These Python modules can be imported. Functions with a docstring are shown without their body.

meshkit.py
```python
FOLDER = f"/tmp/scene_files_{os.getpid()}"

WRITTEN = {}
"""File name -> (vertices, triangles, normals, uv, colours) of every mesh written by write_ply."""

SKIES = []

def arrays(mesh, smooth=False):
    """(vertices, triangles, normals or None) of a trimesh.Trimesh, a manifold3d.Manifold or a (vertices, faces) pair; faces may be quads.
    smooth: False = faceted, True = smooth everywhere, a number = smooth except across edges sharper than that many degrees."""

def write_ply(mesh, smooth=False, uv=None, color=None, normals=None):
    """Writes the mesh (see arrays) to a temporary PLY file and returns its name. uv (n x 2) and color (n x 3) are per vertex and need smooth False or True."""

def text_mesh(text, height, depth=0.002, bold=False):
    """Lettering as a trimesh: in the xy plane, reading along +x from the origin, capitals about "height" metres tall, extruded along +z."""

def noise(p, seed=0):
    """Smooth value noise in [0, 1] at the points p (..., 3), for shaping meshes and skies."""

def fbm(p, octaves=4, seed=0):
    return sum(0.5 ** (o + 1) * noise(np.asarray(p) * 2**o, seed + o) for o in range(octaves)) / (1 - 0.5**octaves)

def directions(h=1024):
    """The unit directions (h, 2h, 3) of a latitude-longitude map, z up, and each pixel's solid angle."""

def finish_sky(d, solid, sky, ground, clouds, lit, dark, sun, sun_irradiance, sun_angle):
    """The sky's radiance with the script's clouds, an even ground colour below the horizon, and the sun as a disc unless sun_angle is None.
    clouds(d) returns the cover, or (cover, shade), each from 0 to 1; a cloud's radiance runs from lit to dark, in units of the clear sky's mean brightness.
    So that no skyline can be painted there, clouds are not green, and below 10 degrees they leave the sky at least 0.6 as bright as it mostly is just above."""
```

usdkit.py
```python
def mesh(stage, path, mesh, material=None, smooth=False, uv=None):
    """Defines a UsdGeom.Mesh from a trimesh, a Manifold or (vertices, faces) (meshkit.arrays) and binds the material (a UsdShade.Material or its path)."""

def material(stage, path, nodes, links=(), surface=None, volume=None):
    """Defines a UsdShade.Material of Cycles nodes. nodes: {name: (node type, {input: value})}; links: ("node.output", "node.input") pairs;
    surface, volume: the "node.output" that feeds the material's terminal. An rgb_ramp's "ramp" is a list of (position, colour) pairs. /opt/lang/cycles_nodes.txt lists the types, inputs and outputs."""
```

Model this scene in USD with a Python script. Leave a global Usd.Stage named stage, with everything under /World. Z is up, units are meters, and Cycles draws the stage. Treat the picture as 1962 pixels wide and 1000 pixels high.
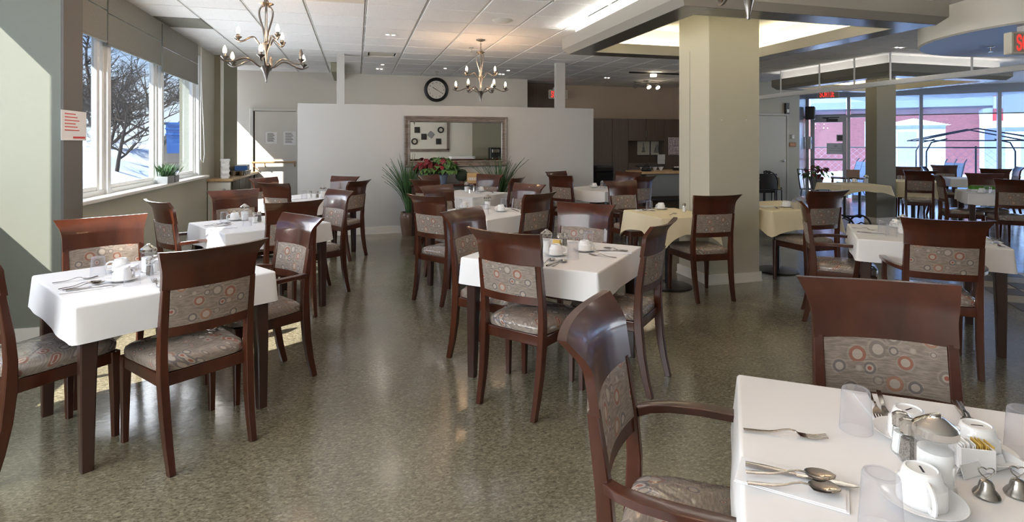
import math, random
import numpy as np, trimesh, usdkit, meshkit
from pxr import Usd, UsdGeom, UsdLux, UsdShade, Gf, Sdf

stage = Usd.Stage.CreateInMemory()
UsdGeom.Xform.Define(stage, '/World')
rng = np.random.default_rng(7)
random.seed(7)
PI = math.pi

# ------------------------------------------------------------------ camera, sky, sun, exposure
FPX, EYE, YAW = 1065.0, 1.48, math.atan(298 / 1065.0)
CA, SA = math.cos(YAW), math.sin(YAW)
cam = UsdGeom.Camera.Define(stage, '/World/camera')
cam.CreateHorizontalApertureAttr(36.0)
cam.CreateFocalLengthAttr(36.0 * FPX / 1962)
cam.CreateVerticalApertureOffsetAttr(-225 / 1962 * 36.0)
cam.CreateClippingRangeAttr(Gf.Vec2f(0.05, 2000))
cam.CreateExposureAttr(1.0)
cx = UsdGeom.Xformable(cam)
cx.AddTranslateOp().Set(Gf.Vec3d(0, 0, EYE))
cx.AddRotateXYZOp().Set(Gf.Vec3f(90, 0, -math.degrees(YAW)))

SKY = usdkit.material(stage, '/World/Looks/sky', {
    'tc': ('texture_coordinate', {}), 'sep': ('separate_xyz', {}),
    'r': ('rgb_ramp', {'ramp': [(0, (.86, .90, .93)), (.07, (.80, .88, .95)), (.17, (.22, .36, .62)), (.4, (.12, .26, .60)), (1, (.08, .2, .5))]}),
    'cl': ('noise_texture', {'scale': 2.2, 'detail': 5., 'roughness': .6}),
    'cr': ('rgb_ramp', {'ramp': [(0, (0, 0, 0)), (.52, (0, 0, 0)), (.72, (.7, .7, .7)), (1, (1, 1, 1))]}),
    'mx': ('mix', {'color2': (.85, .88, .92)}),
    'b': ('background_shader', {'strength': 1.45})},
    [('tc.generated', 'sep.vector'), ('sep.z', 'r.fac'), ('tc.generated', 'cl.vector'), ('cl.fac', 'cr.fac'),
     ('cr.color', 'mx.fac'), ('r.color', 'mx.color1'), ('mx.color', 'b.color')], surface='b.background')
dome = UsdLux.DomeLight.Define(stage, '/World/sky')
UsdShade.MaterialBindingAPI.Apply(dome.GetPrim()).Bind(SKY)

SUN = np.array([1, .5, -1.1]); SUN /= np.linalg.norm(SUN)
sun = UsdLux.DistantLight.Define(stage, '/World/sun')
sun.CreateIntensityAttr(2.4); sun.CreateAngleAttr(.53); sun.CreateNormalizeAttr(True); sun.CreateColorAttr(Gf.Vec3f(1.0, .95, .86))
_z = -SUN; _x = np.cross([0, 0, 1], _z); _x /= np.linalg.norm(_x); _y = np.cross(_z, _x)
UsdGeom.Xformable(sun).AddTransformOp().Set(Gf.Matrix4d(*_x, 0, *_y, 0, *_z, 0, 0, 0, 0, 1))

FILL_PANEL = 1.5       # added ceiling fill lights, radiance
COVE = 14.0
# added area lights: fill before the blank alcove wall, extra daylight at the other windows
for name, pos, ry, w, h, i, c in (('fill_light_left', (-2.78, .75, 1.86), -90, 1.5, 4.4, 4.6, (.92, .96, 1.0)), ('window_daylight_middle', (-2.265, 7.28, 1.60), -90, 1.10, 3.45, 2.3, (.93, .97, 1.0)), ('window_daylight_right', (18.4, 2.9, 1.6), 90, 2.1, 6.4, 2.0, (.84, .90, 1.0))):
    q = UsdLux.RectLight.Define(stage, '/World/' + name); q.CreateWidthAttr(w); q.CreateHeightAttr(h); q.CreateIntensityAttr(i); q.CreateColorAttr(Gf.Vec3f(*c))
    qx = UsdGeom.Xformable(q); qx.AddTranslateOp().Set(Gf.Vec3d(*pos)); qx.AddRotateYOp().Set(float(ry))
BULB = 72.0

# ------------------------------------------------------------------ helpers
def at(u, v, z):
    """floor-plan point seen at photo pixel (u, v) on the horizontal plane z"""
    d = FPX * (EYE - z) / (v - 275); x = (u - 981) / FPX * d
    return np.array([x * CA + d * SA, -x * SA + d * CA, z])
def atY(u, v, Y):
    r = (u - 981) / FPX; d = Y / (-r * SA + CA)
    return np.array([d * (r * CA + SA), Y, EYE - (v - 275) / FPX * d])
def atX(u, v, X):
    r = (u - 981) / FPX; d = X / (r * CA + SA)
    return np.array([X, d * (-r * SA + CA), EYE - (v - 275) / FPX * d])
def atd(u, v, d):
    x = (u - 981) / FPX * d
    return np.array([x * CA + d * SA, -x * SA + d * CA, EYE - (v - 275) / FPX * d])
def camxy(p):
    return p[0] * CA - p[1] * SA, p[0] * SA + p[1] * CA

used = {}
def numbered(path):
    n = used.get(path, -1) + 1; used[path] = n
    return path if n == 0 else f'{path}_{n:03d}'
def meta(p, label=None, cat=None, group=None, kind=None):
    for k, v in (('label', label), ('category', cat), ('group', group), ('kind', kind)):
        if v: p.SetCustomDataByKey(k, v)
def thing(name, label=None, cat=None, loc=(0, 0, 0), rz=0, group=None, kind=None):
    x = UsdGeom.Xform.Define(stage, numbered('/World/' + name))
    x.AddTranslateOp().Set(Gf.Vec3d(*map(float, loc))); x.AddRotateZOp().Set(float(math.degrees(rz)))
    meta(x.GetPrim(), label, cat, group, kind)
    return x.GetPrim()
def part(name, mesh, m, parent, label=None, smooth=35, kind=None):
    p = usdkit.mesh(stage, numbered(f'{parent.GetPath()}/{name}'), mesh, m, smooth).GetPrim()
    meta(p, label, kind=kind)
    return p
def solo(name, mesh, m, label=None, cat=None, group=None, kind=None, smooth=35):
    p = usdkit.mesh(stage, numbered('/World/' + name), mesh, m, smooth).GetPrim()
    meta(p, label, cat, group, kind)
    return p
def struct(name, mesh, m, smooth=False):
    return solo(name, mesh, m, kind='structure', smooth=smooth)
protos = {}
def place(key, builder, name, label, cat, loc, rz=0, group=None):
    """first call builds the thing, later calls reference it"""
    t = thing(name, label, cat, loc, rz, group)
    if key not in protos:
        builder(t); protos[key] = t.GetPath()
    else:
        t.GetReferences().AddInternalReference(protos[key]); t.SetInstanceable(True)
    return t

cat_ = trimesh.util.concatenate
def T(m, x=0, y=0, z=0, rx=0, ry=0, rz=0):
    m = m.copy()
    for ang, ax in ((rx, [1, 0, 0]), (ry, [0, 1, 0]), (rz, [0, 0, 1])):
        if ang: m.apply_transform(trimesh.transformations.rotation_matrix(ang, ax))
    m.apply_translation((x, y, z)); return m
def bx(x0, x1, y0, y1, z0, z1):
    m = trimesh.creation.box((abs(x1 - x0), abs(y1 - y0), abs(z1 - z0)))
    m.apply_translation(((x0 + x1) / 2, (y0 + y1) / 2, (z0 + z1) / 2)); return m
def cb(x0, x1, y0, y1, z0, z1, c=.004):
    """box with chamfered edges"""
    h = np.array([x1 - x0, y1 - y0, z1 - z0]) / 2; o = np.array([x0 + x1, y0 + y1, z0 + z1]) / 2
    pts = []
    for s in np.ndindex(2, 2, 2):
        s = np.array(s) * 2 - 1
        for k in range(3):
            q = h - c; q[k] = h[k]; pts.append(o + s * q)
    return trimesh.convex.convex_hull(np.array(pts))
def lathe(prof, n=24):
    """prof: (r, z) from bottom to top"""
    p = np.asarray(prof, float); a = np.arange(n) * 2 * PI / n
    v = np.stack([p[:, :1] * np.cos(a), p[:, :1] * np.sin(a), np.repeat(p[:, 1:], n, 1)], -1).reshape(-1, 3)
    f = []
    for i in range(len(p) - 1):
        for j in range(n):
            a0, a1, b0, b1 = i * n + j, i * n + (j + 1) % n, (i + 1) * n + j, (i + 1) * n + (j + 1) % n
            if p[i, 0] > 1e-6: f.append((a0, a1, b1))
            if p[i + 1, 0] > 1e-6: f.append((a0, b1, b0))
    m = trimesh.Trimesh(v, f, process=False); m.merge_vertices(); return m
def tube(pts, r, n=8, cap=True):
    p = np.asarray(pts, float); r = np.broadcast_to(r, (len(p),))
    t = np.gradient(p, axis=0); t /= np.linalg.norm(t, axis=1, keepdims=True) + 1e-12
    u = np.cross(t[0], [0, 0, 1.] if abs(t[0, 2]) < .9 else [1., 0, 0]); A = []
    for d in t:                                   # carry the frame along the path
        u = u - d * (u @ d); u = u / (np.linalg.norm(u) + 1e-12); A.append(u)
    a = np.array(A); b = np.cross(t, a)
    ang = np.arange(n) * 2 * PI / n
    v = (p[:, None] + r[:, None, None] * (np.cos(ang)[None, :, None] * a[:, None] + np.sin(ang)[None, :, None] * b[:, None])).reshape(-1, 3)
    f = [q for i in range(len(p) - 1) for j in range(n) for q in
         ((i * n + j, (i + 1) * n + j, i * n + (j + 1) % n), (i * n + (j + 1) % n, (i + 1) * n + j, (i + 1) * n + (j + 1) % n))]
    if cap:
        v = np.vstack([v, p[0], p[-1]]); k = len(p) * n; e = (len(p) - 1) * n
        f += [(k, j, (j + 1) % n) for j in range(n)] + [(k + 1, e + (j + 1) % n, e + j) for j in range(n)]
    return trimesh.Trimesh(v, f, process=False)
def curve(pts, n=18):
    from scipy.interpolate import CubicSpline
    p = np.asarray(pts, float); s = np.r_[0, np.cumsum(np.linalg.norm(np.diff(p, axis=0), axis=1))]
    return CubicSpline(s, p)(np.linspace(0, s[-1], n))
def bar(pts, w, d, side=(1, 0, 0)):
    """rectangular bar along a path; w along the side vector, d across; both may vary per point"""
    p = np.asarray(pts, float); w = np.broadcast_to(w, (len(p),)) / 2; d = np.broadcast_to(d, (len(p),)) / 2
    t = np.gradient(p, axis=0); t /= np.linalg.norm(t, axis=1, keepdims=True)
    s = np.asarray(side, float) - t * (t @ np.asarray(side, float))[:, None]; s /= np.linalg.norm(s, axis=1, keepdims=True)
    b = np.cross(t, s); c = .18
    ring = []
    for sx, sy in ((1 - c, 1), (1, 1 - c), (1, -1 + c), (1 - c, -1), (-1 + c, -1), (-1, -1 + c), (-1, 1 - c), (-1 + c, 1)):
        ring.append(p + s * (w * sx)[:, None] + b * (d * sy)[:, None])
    n = 8; v = np.stack(ring, 1).reshape(-1, 3); f = []
    for i in range(len(p) - 1):
        for j in range(n):
            a0, a1, b0, b1 = i * n + j, i * n + (j + 1) % n, (i + 1) * n + j, (i + 1) * n + (j + 1) % n
            f += [(a0, b0, a1), (a1, b0, b1)]
    e = (len(p) - 1) * n
    f += [(0, j, j + 1) for j in range(1, n - 1)] + [(e, e + j + 1, e + j) for j in range(1, n - 1)]
    m = trimesh.Trimesh(v, f, process=False); m.fix_normals(); return m
def loft(loops, cap=True):
    """closed loops (k, n, 3), bottom to top"""
    L = np.asarray(loops, float); k, n = L.shape[:2]; v = L.reshape(-1, 3); f = []
    for i in range(k - 1):
        for j in range(n):
            a0, a1, b0, b1 = i * n + j, i * n + (j + 1) % n, (i + 1) * n + j, (i + 1) * n + (j + 1) % n
            f += [(a0, a1, b1), (a0, b1, b0)]
    if cap:
        v = np.vstack([v, L[0].mean(0), L[-1].mean(0)]); e = (k - 1) * n
        f += [(k * n, (j + 1) % n, j) for j in range(n)] + [(k * n + 1, e + j, e + (j + 1) % n) for j in range(n)]
    return trimesh.Trimesh(v, f, process=False)
def sheet(front, thick):
    """grid (a, b, 3) thickened along +-y into a closed board"""
    F = np.asarray(front, float); a, b = F.shape[:2]; B = F.copy(); B[..., 1] -= thick
    v = np.vstack([F.reshape(-1, 3), B.reshape(-1, 3)]); N = a * b; f = []
    for i in range(a - 1):
        for j in range(b - 1):
            p, q, r, s = i * b + j, i * b + j + 1, (i + 1) * b + j, (i + 1) * b + j + 1
            f += [(p, q, s), (p, s, r), (N + p, N + s, N + q), (N + p, N + r, N + s)]
    rim = [i * b for i in range(a)] + [(a - 1) * b + j for j in range(1, b)] + [i * b + b - 1 for i in range(a - 2, -1, -1)] + [j for j in range(b - 2, 0, -1)]
    for i in range(len(rim)):
        p, q = rim[i], rim[(i + 1) % len(rim)]; f += [(p, N + p, N + q), (p, N + q, q)]
    m = trimesh.Trimesh(v, f, process=False); m.fix_normals(); return m
def poly(pts, z0, z1):
    from shapely.geometry import Polygon
    m = trimesh.creation.extrude_polygon(Polygon(pts), z1 - z0, engine='earcut'); m.apply_translation((0, 0, z0)); return m
def text(s, h, x, y, z, rz=0, depth=.002, bold=True, center=True, flip=0):
    """upright lettering whose face looks along local -y"""
    m = meshkit.text_mesh(s, h, depth, bold)
    if center: m.apply_translation((-m.bounds[:, 0].mean(), 0, 0))
    return T(T(m, rx=PI / 2), x, y, z, rz=0) if not rz else T(T(T(m, rx=PI / 2), rz=rz), x, y, z)

# ------------------------------------------------------------------ materials
M = {}
def mat(name, col, rough=.5, metal=0., coat=0., col2=None, scale=6., stretch=None, detail=4., bump=0., bscale=None, spec=.5, contrast=(.35, .65), extra=None, coatr=.06):
    n = {'p': ('principled_bsdf', {'base_color': col, 'roughness': rough, 'metallic': metal, 'coat_weight': coat, 'coat_roughness': coatr, 'specular_ior_level': spec, **(extra or {})})}
    l = []
    if col2 is not None or bump:
        n['tc'] = ('texture_coordinate', {}); n['mp'] = ('mapping', {'scale': stretch or (1, 1, 1)})
        n['nz'] = ('noise_texture', {'scale': scale, 'detail': detail, 'roughness': .6}); l += [('tc.object', 'mp.vector'), ('mp.vector', 'nz.vector')]
    if col2 is not None:
        n['r'] = ('rgb_ramp', {'ramp': [(0, col), (contrast[0], col), (contrast[1], col2), (1, col2)]}); l += [('nz.fac', 'r.fac'), ('r.color', 'p.base_color')]
    if bump:
        src = 'nz.fac'
        if bscale:
            n['nb'] = ('noise_texture', {'scale': bscale, 'detail': 3.}); l += [('tc.object', 'nb.vector')]; src = 'nb.fac'
        n['b'] = ('bump', {'strength': bump, 'distance': .01}); l += [(src, 'b.height'), ('b.normal', 'p.normal')]
    M[name] = usdkit.material(stage, '/World/Looks/' + name, n, l, surface='p.BSDF')
    return M[name]
def glow(name, col, s):
    M[name] = usdkit.material(stage, '/World/Looks/' + name, {'e': ('emission', {'color': col, 'strength': s})}, [], surface='e.emission'); return M[name]
def pane(name, col, f0=.04, rough=0.0):
    """thin clear sheet: straight transmission with a Schlick reflection, the same from both sides"""
    M[name] = usdkit.material(stage, '/World/Looks/' + name, {'f': ('layer_weight', {'blend': .5}), 'pw': ('math', {'math_type': 'power', 'value2': 5.}), 'mu': ('math', {'math_type': 'multiply_add', 'value2': .6, 'value3': f0}), 't': ('transparent_bsdf', {'color': col}), 'g': ('glossy_bsdf', {'roughness': rough, 'color': (1, 1, 1)}), 'm': ('mix_closure', {})},
        [('f.facing', 'pw.value1'), ('pw.value', 'mu.value1'), ('mu.value', 'm.fac'), ('t.BSDF', 'm.closure1'), ('g.BSDF', 'm.closure2')], surface='m.closure'); return M[name]

mat('wood', (.034, .0088, .0044), .30, coat=.55, spec=.35, col2=(.080, .0205, .0086), scale=5., stretch=(1, 1, .25), detail=6., coatr=.10)
mat('wood_dark', (.030, .012, .009), .35, coat=.4, col2=(.052, .02, .013), scale=5., stretch=(1, 1, .25))
mat('wall_paint', (.50, .49, .41), .75, bump=.03, bscale=120.)
mat('wall_olive', (.30, .285, .21), .75, bump=.03, bscale=120.)
mat('wall_cream', (.68, .66, .60), .75, bump=.03, bscale=120.)
mat('wall_tan', (.56, .46, .37), .75)
mat('wall_taupe', (.155, .15, .138), .75, bump=.03, bscale=120.)
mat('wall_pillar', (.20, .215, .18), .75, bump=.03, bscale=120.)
mat('partition_paint', (.50, .50, .485), .7, bump=.03, bscale=120.)
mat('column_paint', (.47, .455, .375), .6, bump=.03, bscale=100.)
mat('soffit_paint', (.34, .325, .285), .6)
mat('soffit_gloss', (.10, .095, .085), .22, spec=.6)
mat('white_paint', (.80, .80, .78), .45)
mat('door_paint', (.68, .67, .62), .5)
mat('door_grey', (.50, .49, .44), .5)
mat('baseboard', (.74, .72, .67), .5)
mat('panel', (.88, .88, .88), .9, col2=(.76, .76, .76), scale=90., detail=2., contrast=(.52, .68), bump=.2, bscale=160.)
mat('grid_metal', (.66, .66, .64), .5)
mat('ceiling_base', (.06, .06, .06), .9)  # near black, puts the shadow lines into the gaps between panels
mat('ceiling_plain', (.84, .83, .81), .9)
mat('column_shaded', (.17, .16, .125), .6)  # backlit shade of far column and far soffit put into the colour
mat('blind', (.235, .232, .20), .85, col2=(.205, .20, .172), scale=60.)
mat('blind_rail', (.20, .20, .175), .6)
mat('cloth', (.82, .81, .81), .85, bump=.16, bscale=7.)
mat('cloth_beige', (.76, .67, .47), .85, bump=.05, bscale=25.)
mat('napkin', (.84, .84, .86), .85)
mat('china', (.85, .85, .85), .12, spec=.5)
mat('steel', (.62, .60, .57), .16, metal=1.)
mat('cutlery_steel', (.40, .38, .36), .14, metal=1.)
mat('steel_dark', (.36, .34, .31), .22, metal=1.)
mat('pewter', (.26, .24, .22), .33, metal=1.)
mat('black', (.012, .012, .013), .4)
mat('black_vinyl', (.018, .017, .018), .5, bump=.05)
mat('dark_metal', (.02, .02, .022), .35)
mat('sugar', (.88, .88, .86), .8)
mat('pepper', (.10, .09, .08), .9, col2=(.35, .31, .27), scale=300.)
mat('gold_paper', (.62, .42, .10), .5)
mat('white_paper', (.86, .86, .86), .8)
mat('ink', (.03, .03, .035), .7)
mat('mirror_frame', (.13, .105, .09), .35, col2=(.24, .20, .175), scale=8., stretch=(1, 1, 6), coat=.3)
mat('mirror', (.86, .86, .82), .0, metal=1.)
mat('pot_brown', (.13, .075, .05), .35, coat=.4, col2=(.20, .12, .08), scale=4.)
mat('soil', (.03, .022, .016), .95)
mat('grass_leaf', (.035, .085, .03), .45, col2=(.07, .15, .05), scale=4.)
mat('poinsettia_green', (.05, .14, .035), .45, col2=(.11, .22, .05), scale=9.)
mat('poinsettia_red', (.22, .010, .02), .5, col2=(.12, .008, .014), scale=9.)
mat('leaf_purple', (.10, .03, .06), .5, col2=(.05, .08, .05), scale=9.)
mat('foil', (.35, .45, .62), .25, metal=.7, bump=.5, bscale=30.)
mat('topiary', (.015, .03, .015), .8)
mat('counter_wood', (.42, .26, .12), .4, col2=(.52, .34, .17), scale=4., stretch=(1, 8, 1))
mat('light_wood', (.60, .40, .20), .45, col2=(.50, .32, .15), scale=5., stretch=(1, 6, 1))
mat('cabinet', (.115, .085, .068), .5, col2=(.15, .112, .09), scale=7., stretch=(6, 1, .25))
mat('grey_panel', (.25, .26, .26), .5)
mat('blue_box', (.06, .20, .60), .5)
mat('brick_tint', (.45, .16, .14), .9)
mat('snow', (.90, .91, .93), .9, bump=.4, bscale=1.5)
mat('bark', (.050, .036, .029), .9)
mat('shed_grey', (.50, .56, .62), .7)
mat('tan_siding', (.45, .36, .26), .8)
mat('roof_dark', (.10, .085, .075), .8)
mat('container_blue', (.03, .16, .50), .5)
mat('red_paint', (.70, .05, .05), .5)
mat('alu', (.42, .45, .50), .4, metal=.4)
mat('alu_white', (.78, .80, .80), .4)
mat('orange_wood', (.50, .22, .08), .6)
mat('dial', (.78, .76, .70), .5)
mat('sign_case', (.72, .68, .58), .5)
mat('sign_face', (.42, .38, .30), .5)
mat('green_grass', (.12, .35, .04), .7)
mat('brown_clay', (.34, .22, .17), .5)
mat('pink_fabric', (.75, .66, .68), .8, col2=(.42, .38, .45), scale=40., contrast=(.48, .52))
mat('inlay_tan', (.40, .33, .22), .25, col2=(.34, .28, .19), scale=20.)
mat('inlay_dark', (.07, .06, .05), .25)
glow('bulb_lit', (1.0, .62, .34), BULB); glow('bulb_dim', (1.0, .62, .34), BULB * 1.5); glow('cove_lamp', (1.0, .86, .58), COVE); glow('spot_lit', (1.0, .80, .55), 14.)
glow('exit_red', (1., .05, .04), .7); glow('downlight_lit', (1., .90, .78), 90.); glow('outer_cove', (1., .97, .92), 30.); glow('outer_cove_dim', (1., .94, .88), 5.)
mat('bulb_off', (.22, .19, .17), .15)
pane('pane_clear', (.66, .70, .73)); pane('pane_blue', (.68, .80, .96)); pane('glass_clear', (.95, .96, .97), .11)
# frosted tumbler plastic: more opaque towards the silhouette
M['tumbler'] = usdkit.material(stage, '/World/Looks/tumbler', {'lw': ('layer_weight', {'blend': .32}), 'mr': ('map_range', {'from_min': 0., 'from_max': 1., 'to_min': .05, 'to_max': .60}), 't': ('transparent_bsdf', {'color': (.97, .97, .98)}),
    'p': ('principled_bsdf', {'base_color': (.50, .51, .56), 'roughness': .06}), 'm': ('mix_closure', {})},
    [('lw.facing', 'mr.value'), ('mr.result', 'm.fac'), ('t.BSDF', 'm.closure1'), ('p.BSDF', 'm.closure2')], surface='m.closure')
# translucent roller shade
M['shade'] = usdkit.material(stage, '/World/Looks/shade', {'t': ('transparent_bsdf', {'color': (.88, .90, .92)}), 'd': ('diffuse_bsdf', {'color': (.42, .47, .52)}), 'tr': ('translucent_bsdf', {'color': (.55, .62, .68)}), 'a': ('mix_closure', {'fac': .6}), 'm': ('mix_closure', {'fac': .36})},
    [('d.BSDF', 'a.closure1'), ('tr.BSDF', 'a.closure2'), ('t.BSDF', 'm.closure1'), ('a.closure', 'm.closure2')], surface='m.closure')
# upholstery: taupe weave printed with rings and dots
def fabric(name, coat, plane, base_a=(.185, .148, .120), base_b=(.305, .248, .202), bump=.0):
    n = {'tc': ('texture_coordinate', {}), 'sx': ('separate_xyz', {}), 'co': ('combine_xyz', {}),
         'wv': ('noise_texture', {'scale': 24., 'detail': 6., 'roughness': .65}), 'mp': ('mapping', {'scale': (1, 6, 1)}),
         'bs': ('rgb_ramp', {'ramp': [(0, base_a), (.40, base_a), (.62, base_b), (1, base_b)]}),
         'v1': ('voronoi_texture', {'dimensions': '2D', 'scale': 17., 'randomness': .9}), 'sc': ('separate_color', {}),
         'size': ('math', {'math_type': 'multiply_add', 'value2': 1.05, 'value3': .42}), 'd': ('math', {'math_type': 'divide'}),
         'ring': ('rgb_ramp', {'ramp': [(0, (0, 0, 0)), (.190, (0, 0, 0)), (.205, (1, 1, 1)), (.315, (1, 1, 1)), (.33, (0, 0, 0)), (1, (0, 0, 0))]}),
         'core': ('rgb_ramp', {'ramp': [(0, (.85, .85, .85)), (.195, (.85, .85, .85)), (.21, (0, 0, 0)), (.32, (0, 0, 0)), (.335, (.35, .35, .35)), (.40, (.25, .25, .25)), (.42, (0, 0, 0)), (1, (0, 0, 0))]}),
         'dot': ('rgb_ramp', {'ramp': [(0, (1, 1, 1)), (.10, (1, 1, 1)), (.115, (0, 0, 0)), (1, (0, 0, 0))]}),
         'pick': ('rgb_ramp', {'interpolate': False, 'ramp': [(0, (.27, .10, .062)), (.20, (.135, .115, .115)), (.44, (.19, .155, .135)), (.60, (.30, .145, .09)), (.72, (.14, .12, .12)), (.88, (.36, .30, .24))]}),
         'has': ('map_range', {'from_min': .20, 'from_max': .24, 'to_min': 0., 'to_max': .85, 'clamp': True}), 'hasd': ('math', {'math_type': 'greater_than', 'value2': .66}),
         'fr': ('math', {'math_type': 'multiply'}), 'fc': ('math', {'math_type': 'multiply'}), 'fd': ('math', {'math_type': 'multiply'}),
         'm1': ('mix', {'color2': (.42, .355, .295)}), 'm2': ('mix', {}), 'm3': ('mix', {'color2': (.27, .09, .058)}),
         'p': ('principled_bsdf', {'roughness': .8, 'coat_weight': coat, 'coat_roughness': .04, 'coat_ior': 1.6})}
    l = [('tc.object', 'sx.vector'), *([('sx.x', 'co.x'), ('sx.z', 'co.y')] if plane == 'z' else [('sx.x', 'qa.value1'), ('sx.z', 'qa.value2'), ('sx.y', 'qb.value1'), ('sx.z', 'qb.value2'), ('qa.value', 'co.x'), ('qb.value', 'co.y')]), ('co.vector', 'mp.vector'), ('mp.vector', 'wv.vector'), ('wv.fac', 'bs.fac'), ('co.vector', 'v1.vector'),
         ('v1.color', 'sc.color'), ('sc.g', 'size.value1'), ('v1.distance', 'd.value1'), ('size.value', 'd.value2'), ('d.value', 'ring.fac'), ('d.value', 'core.fac'), ('d.value', 'dot.fac'), ('sc.r', 'pick.fac'),
         ('sc.b', 'has.value'), ('sc.b', 'hasd.value1'), ('ring.color', 'fr.value1'), ('has.result', 'fr.value2'), ('core.color', 'fc.value1'), ('has.result', 'fc.value2'), ('dot.color', 'fd.value1'), ('hasd.value', 'fd.value2'),
         ('fc.value', 'm1.fac'), ('bs.color', 'm1.color1'), ('fr.value', 'm2.fac'), ('m1.color', 'm2.color1'), ('pick.color', 'm2.color2'), ('fd.value', 'm3.fac'), ('m2.color', 'm3.color1'), ('m3.color', 'p.base_color')]
    if plane == 'y': n['qa'] = ('math', {'math_type': 'add'}); n['qb'] = ('math', {'math_type': 'subtract'})
    if bump:
        n['nb'] = ('noise_texture', {'scale': 7., 'detail': 2., 'distortion': 2.5}); n['b'] = ('bump', {'strength': bump, 'distance': .03})
        l += [('tc.object', 'nb.vector'), ('nb.fac', 'b.height'), ('b.normal', 'p.coat_normal')]
    M[name] = usdkit.material(stage, '/World/Looks/' + name, n, l, surface='p.BSDF')
fabric('fabric_back', .12, 'z')
fabric('fabric_seat', 1.0, 'y', bump=.22)
# sheet vinyl floor: olive grey with flecks, waxed
M['floor'] = usdkit.material(stage, '/World/Looks/floor', {
    'tc': ('texture_coordinate', {}), 'mp': ('mapping', {'scale': (1, 1.9, 1), 'rotation': (0, 0, .5)}),
    'n1': ('noise_texture', {'scale': 48., 'detail': 4., 'roughness': .60, 'distortion': 1.0}), 'n2': ('noise_texture', {'scale': 1.3, 'detail': 3.}),
    'v': ('voronoi_texture', {'scale': 75., 'randomness': 1.}), 'sc': ('separate_color', {}),
    'r1': ('rgb_ramp', {'ramp': [(0, (.062, .054, .035)), (.36, (.096, .085, .056)), (.50, (.165, .147, .100)), (.64, (.235, .212, .150)), (1, (.36, .33, .25))]}),
    'fl': ('rgb_ramp', {'ramp': [(0, (0, 0, 0)), (.93, (0, 0, 0)), (.94, (.45, .45, .45)), (1, (.45, .45, .45))]}),
    'm1': ('mix', {'color2': (.36, .33, .25)}), 'm2': ('mix', {'mix_type': 'multiply', 'fac': .6}), 'r2': ('rgb_ramp', {'ramp': [(0, (.78, .78, .78)), (.3, (.82, .82, .80)), (.7, (1.1, 1.08, 1.02)), (1, (1.1, 1.08, 1.02))]}),
    'rr': ('map_range', {'from_min': .3, 'from_max': .7, 'to_min': .13, 'to_max': .24}),
    'nb': ('noise_texture', {'scale': 14., 'detail': 2.}), 'b': ('bump', {'strength': .10, 'distance': .01}),
    'p': ('principled_bsdf', {'specular_ior_level': .7, 'coat_weight': .4, 'coat_roughness': .16})},
    [('tc.object', 'mp.vector'), ('mp.vector', 'n1.vector'), ('mp.vector', 'v.vector'), ('tc.object', 'n2.vector'), ('n1.fac', 'r1.fac'), ('v.color', 'sc.color'), ('sc.r', 'fl.fac'), ('fl.color', 'm1.fac'),
     ('r1.color', 'm1.color1'), ('n2.fac', 'r2.fac'), ('m1.color', 'm2.color1'), ('r2.color', 'm2.color2'), ('m2.color', 'p.base_color'), ('n2.fac', 'rr.value'), ('rr.result', 'p.roughness'),
     ('tc.object', 'nb.vector'), ('nb.fac', 'b.height'), ('b.normal', 'p.normal')], surface='p.BSDF')
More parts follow.
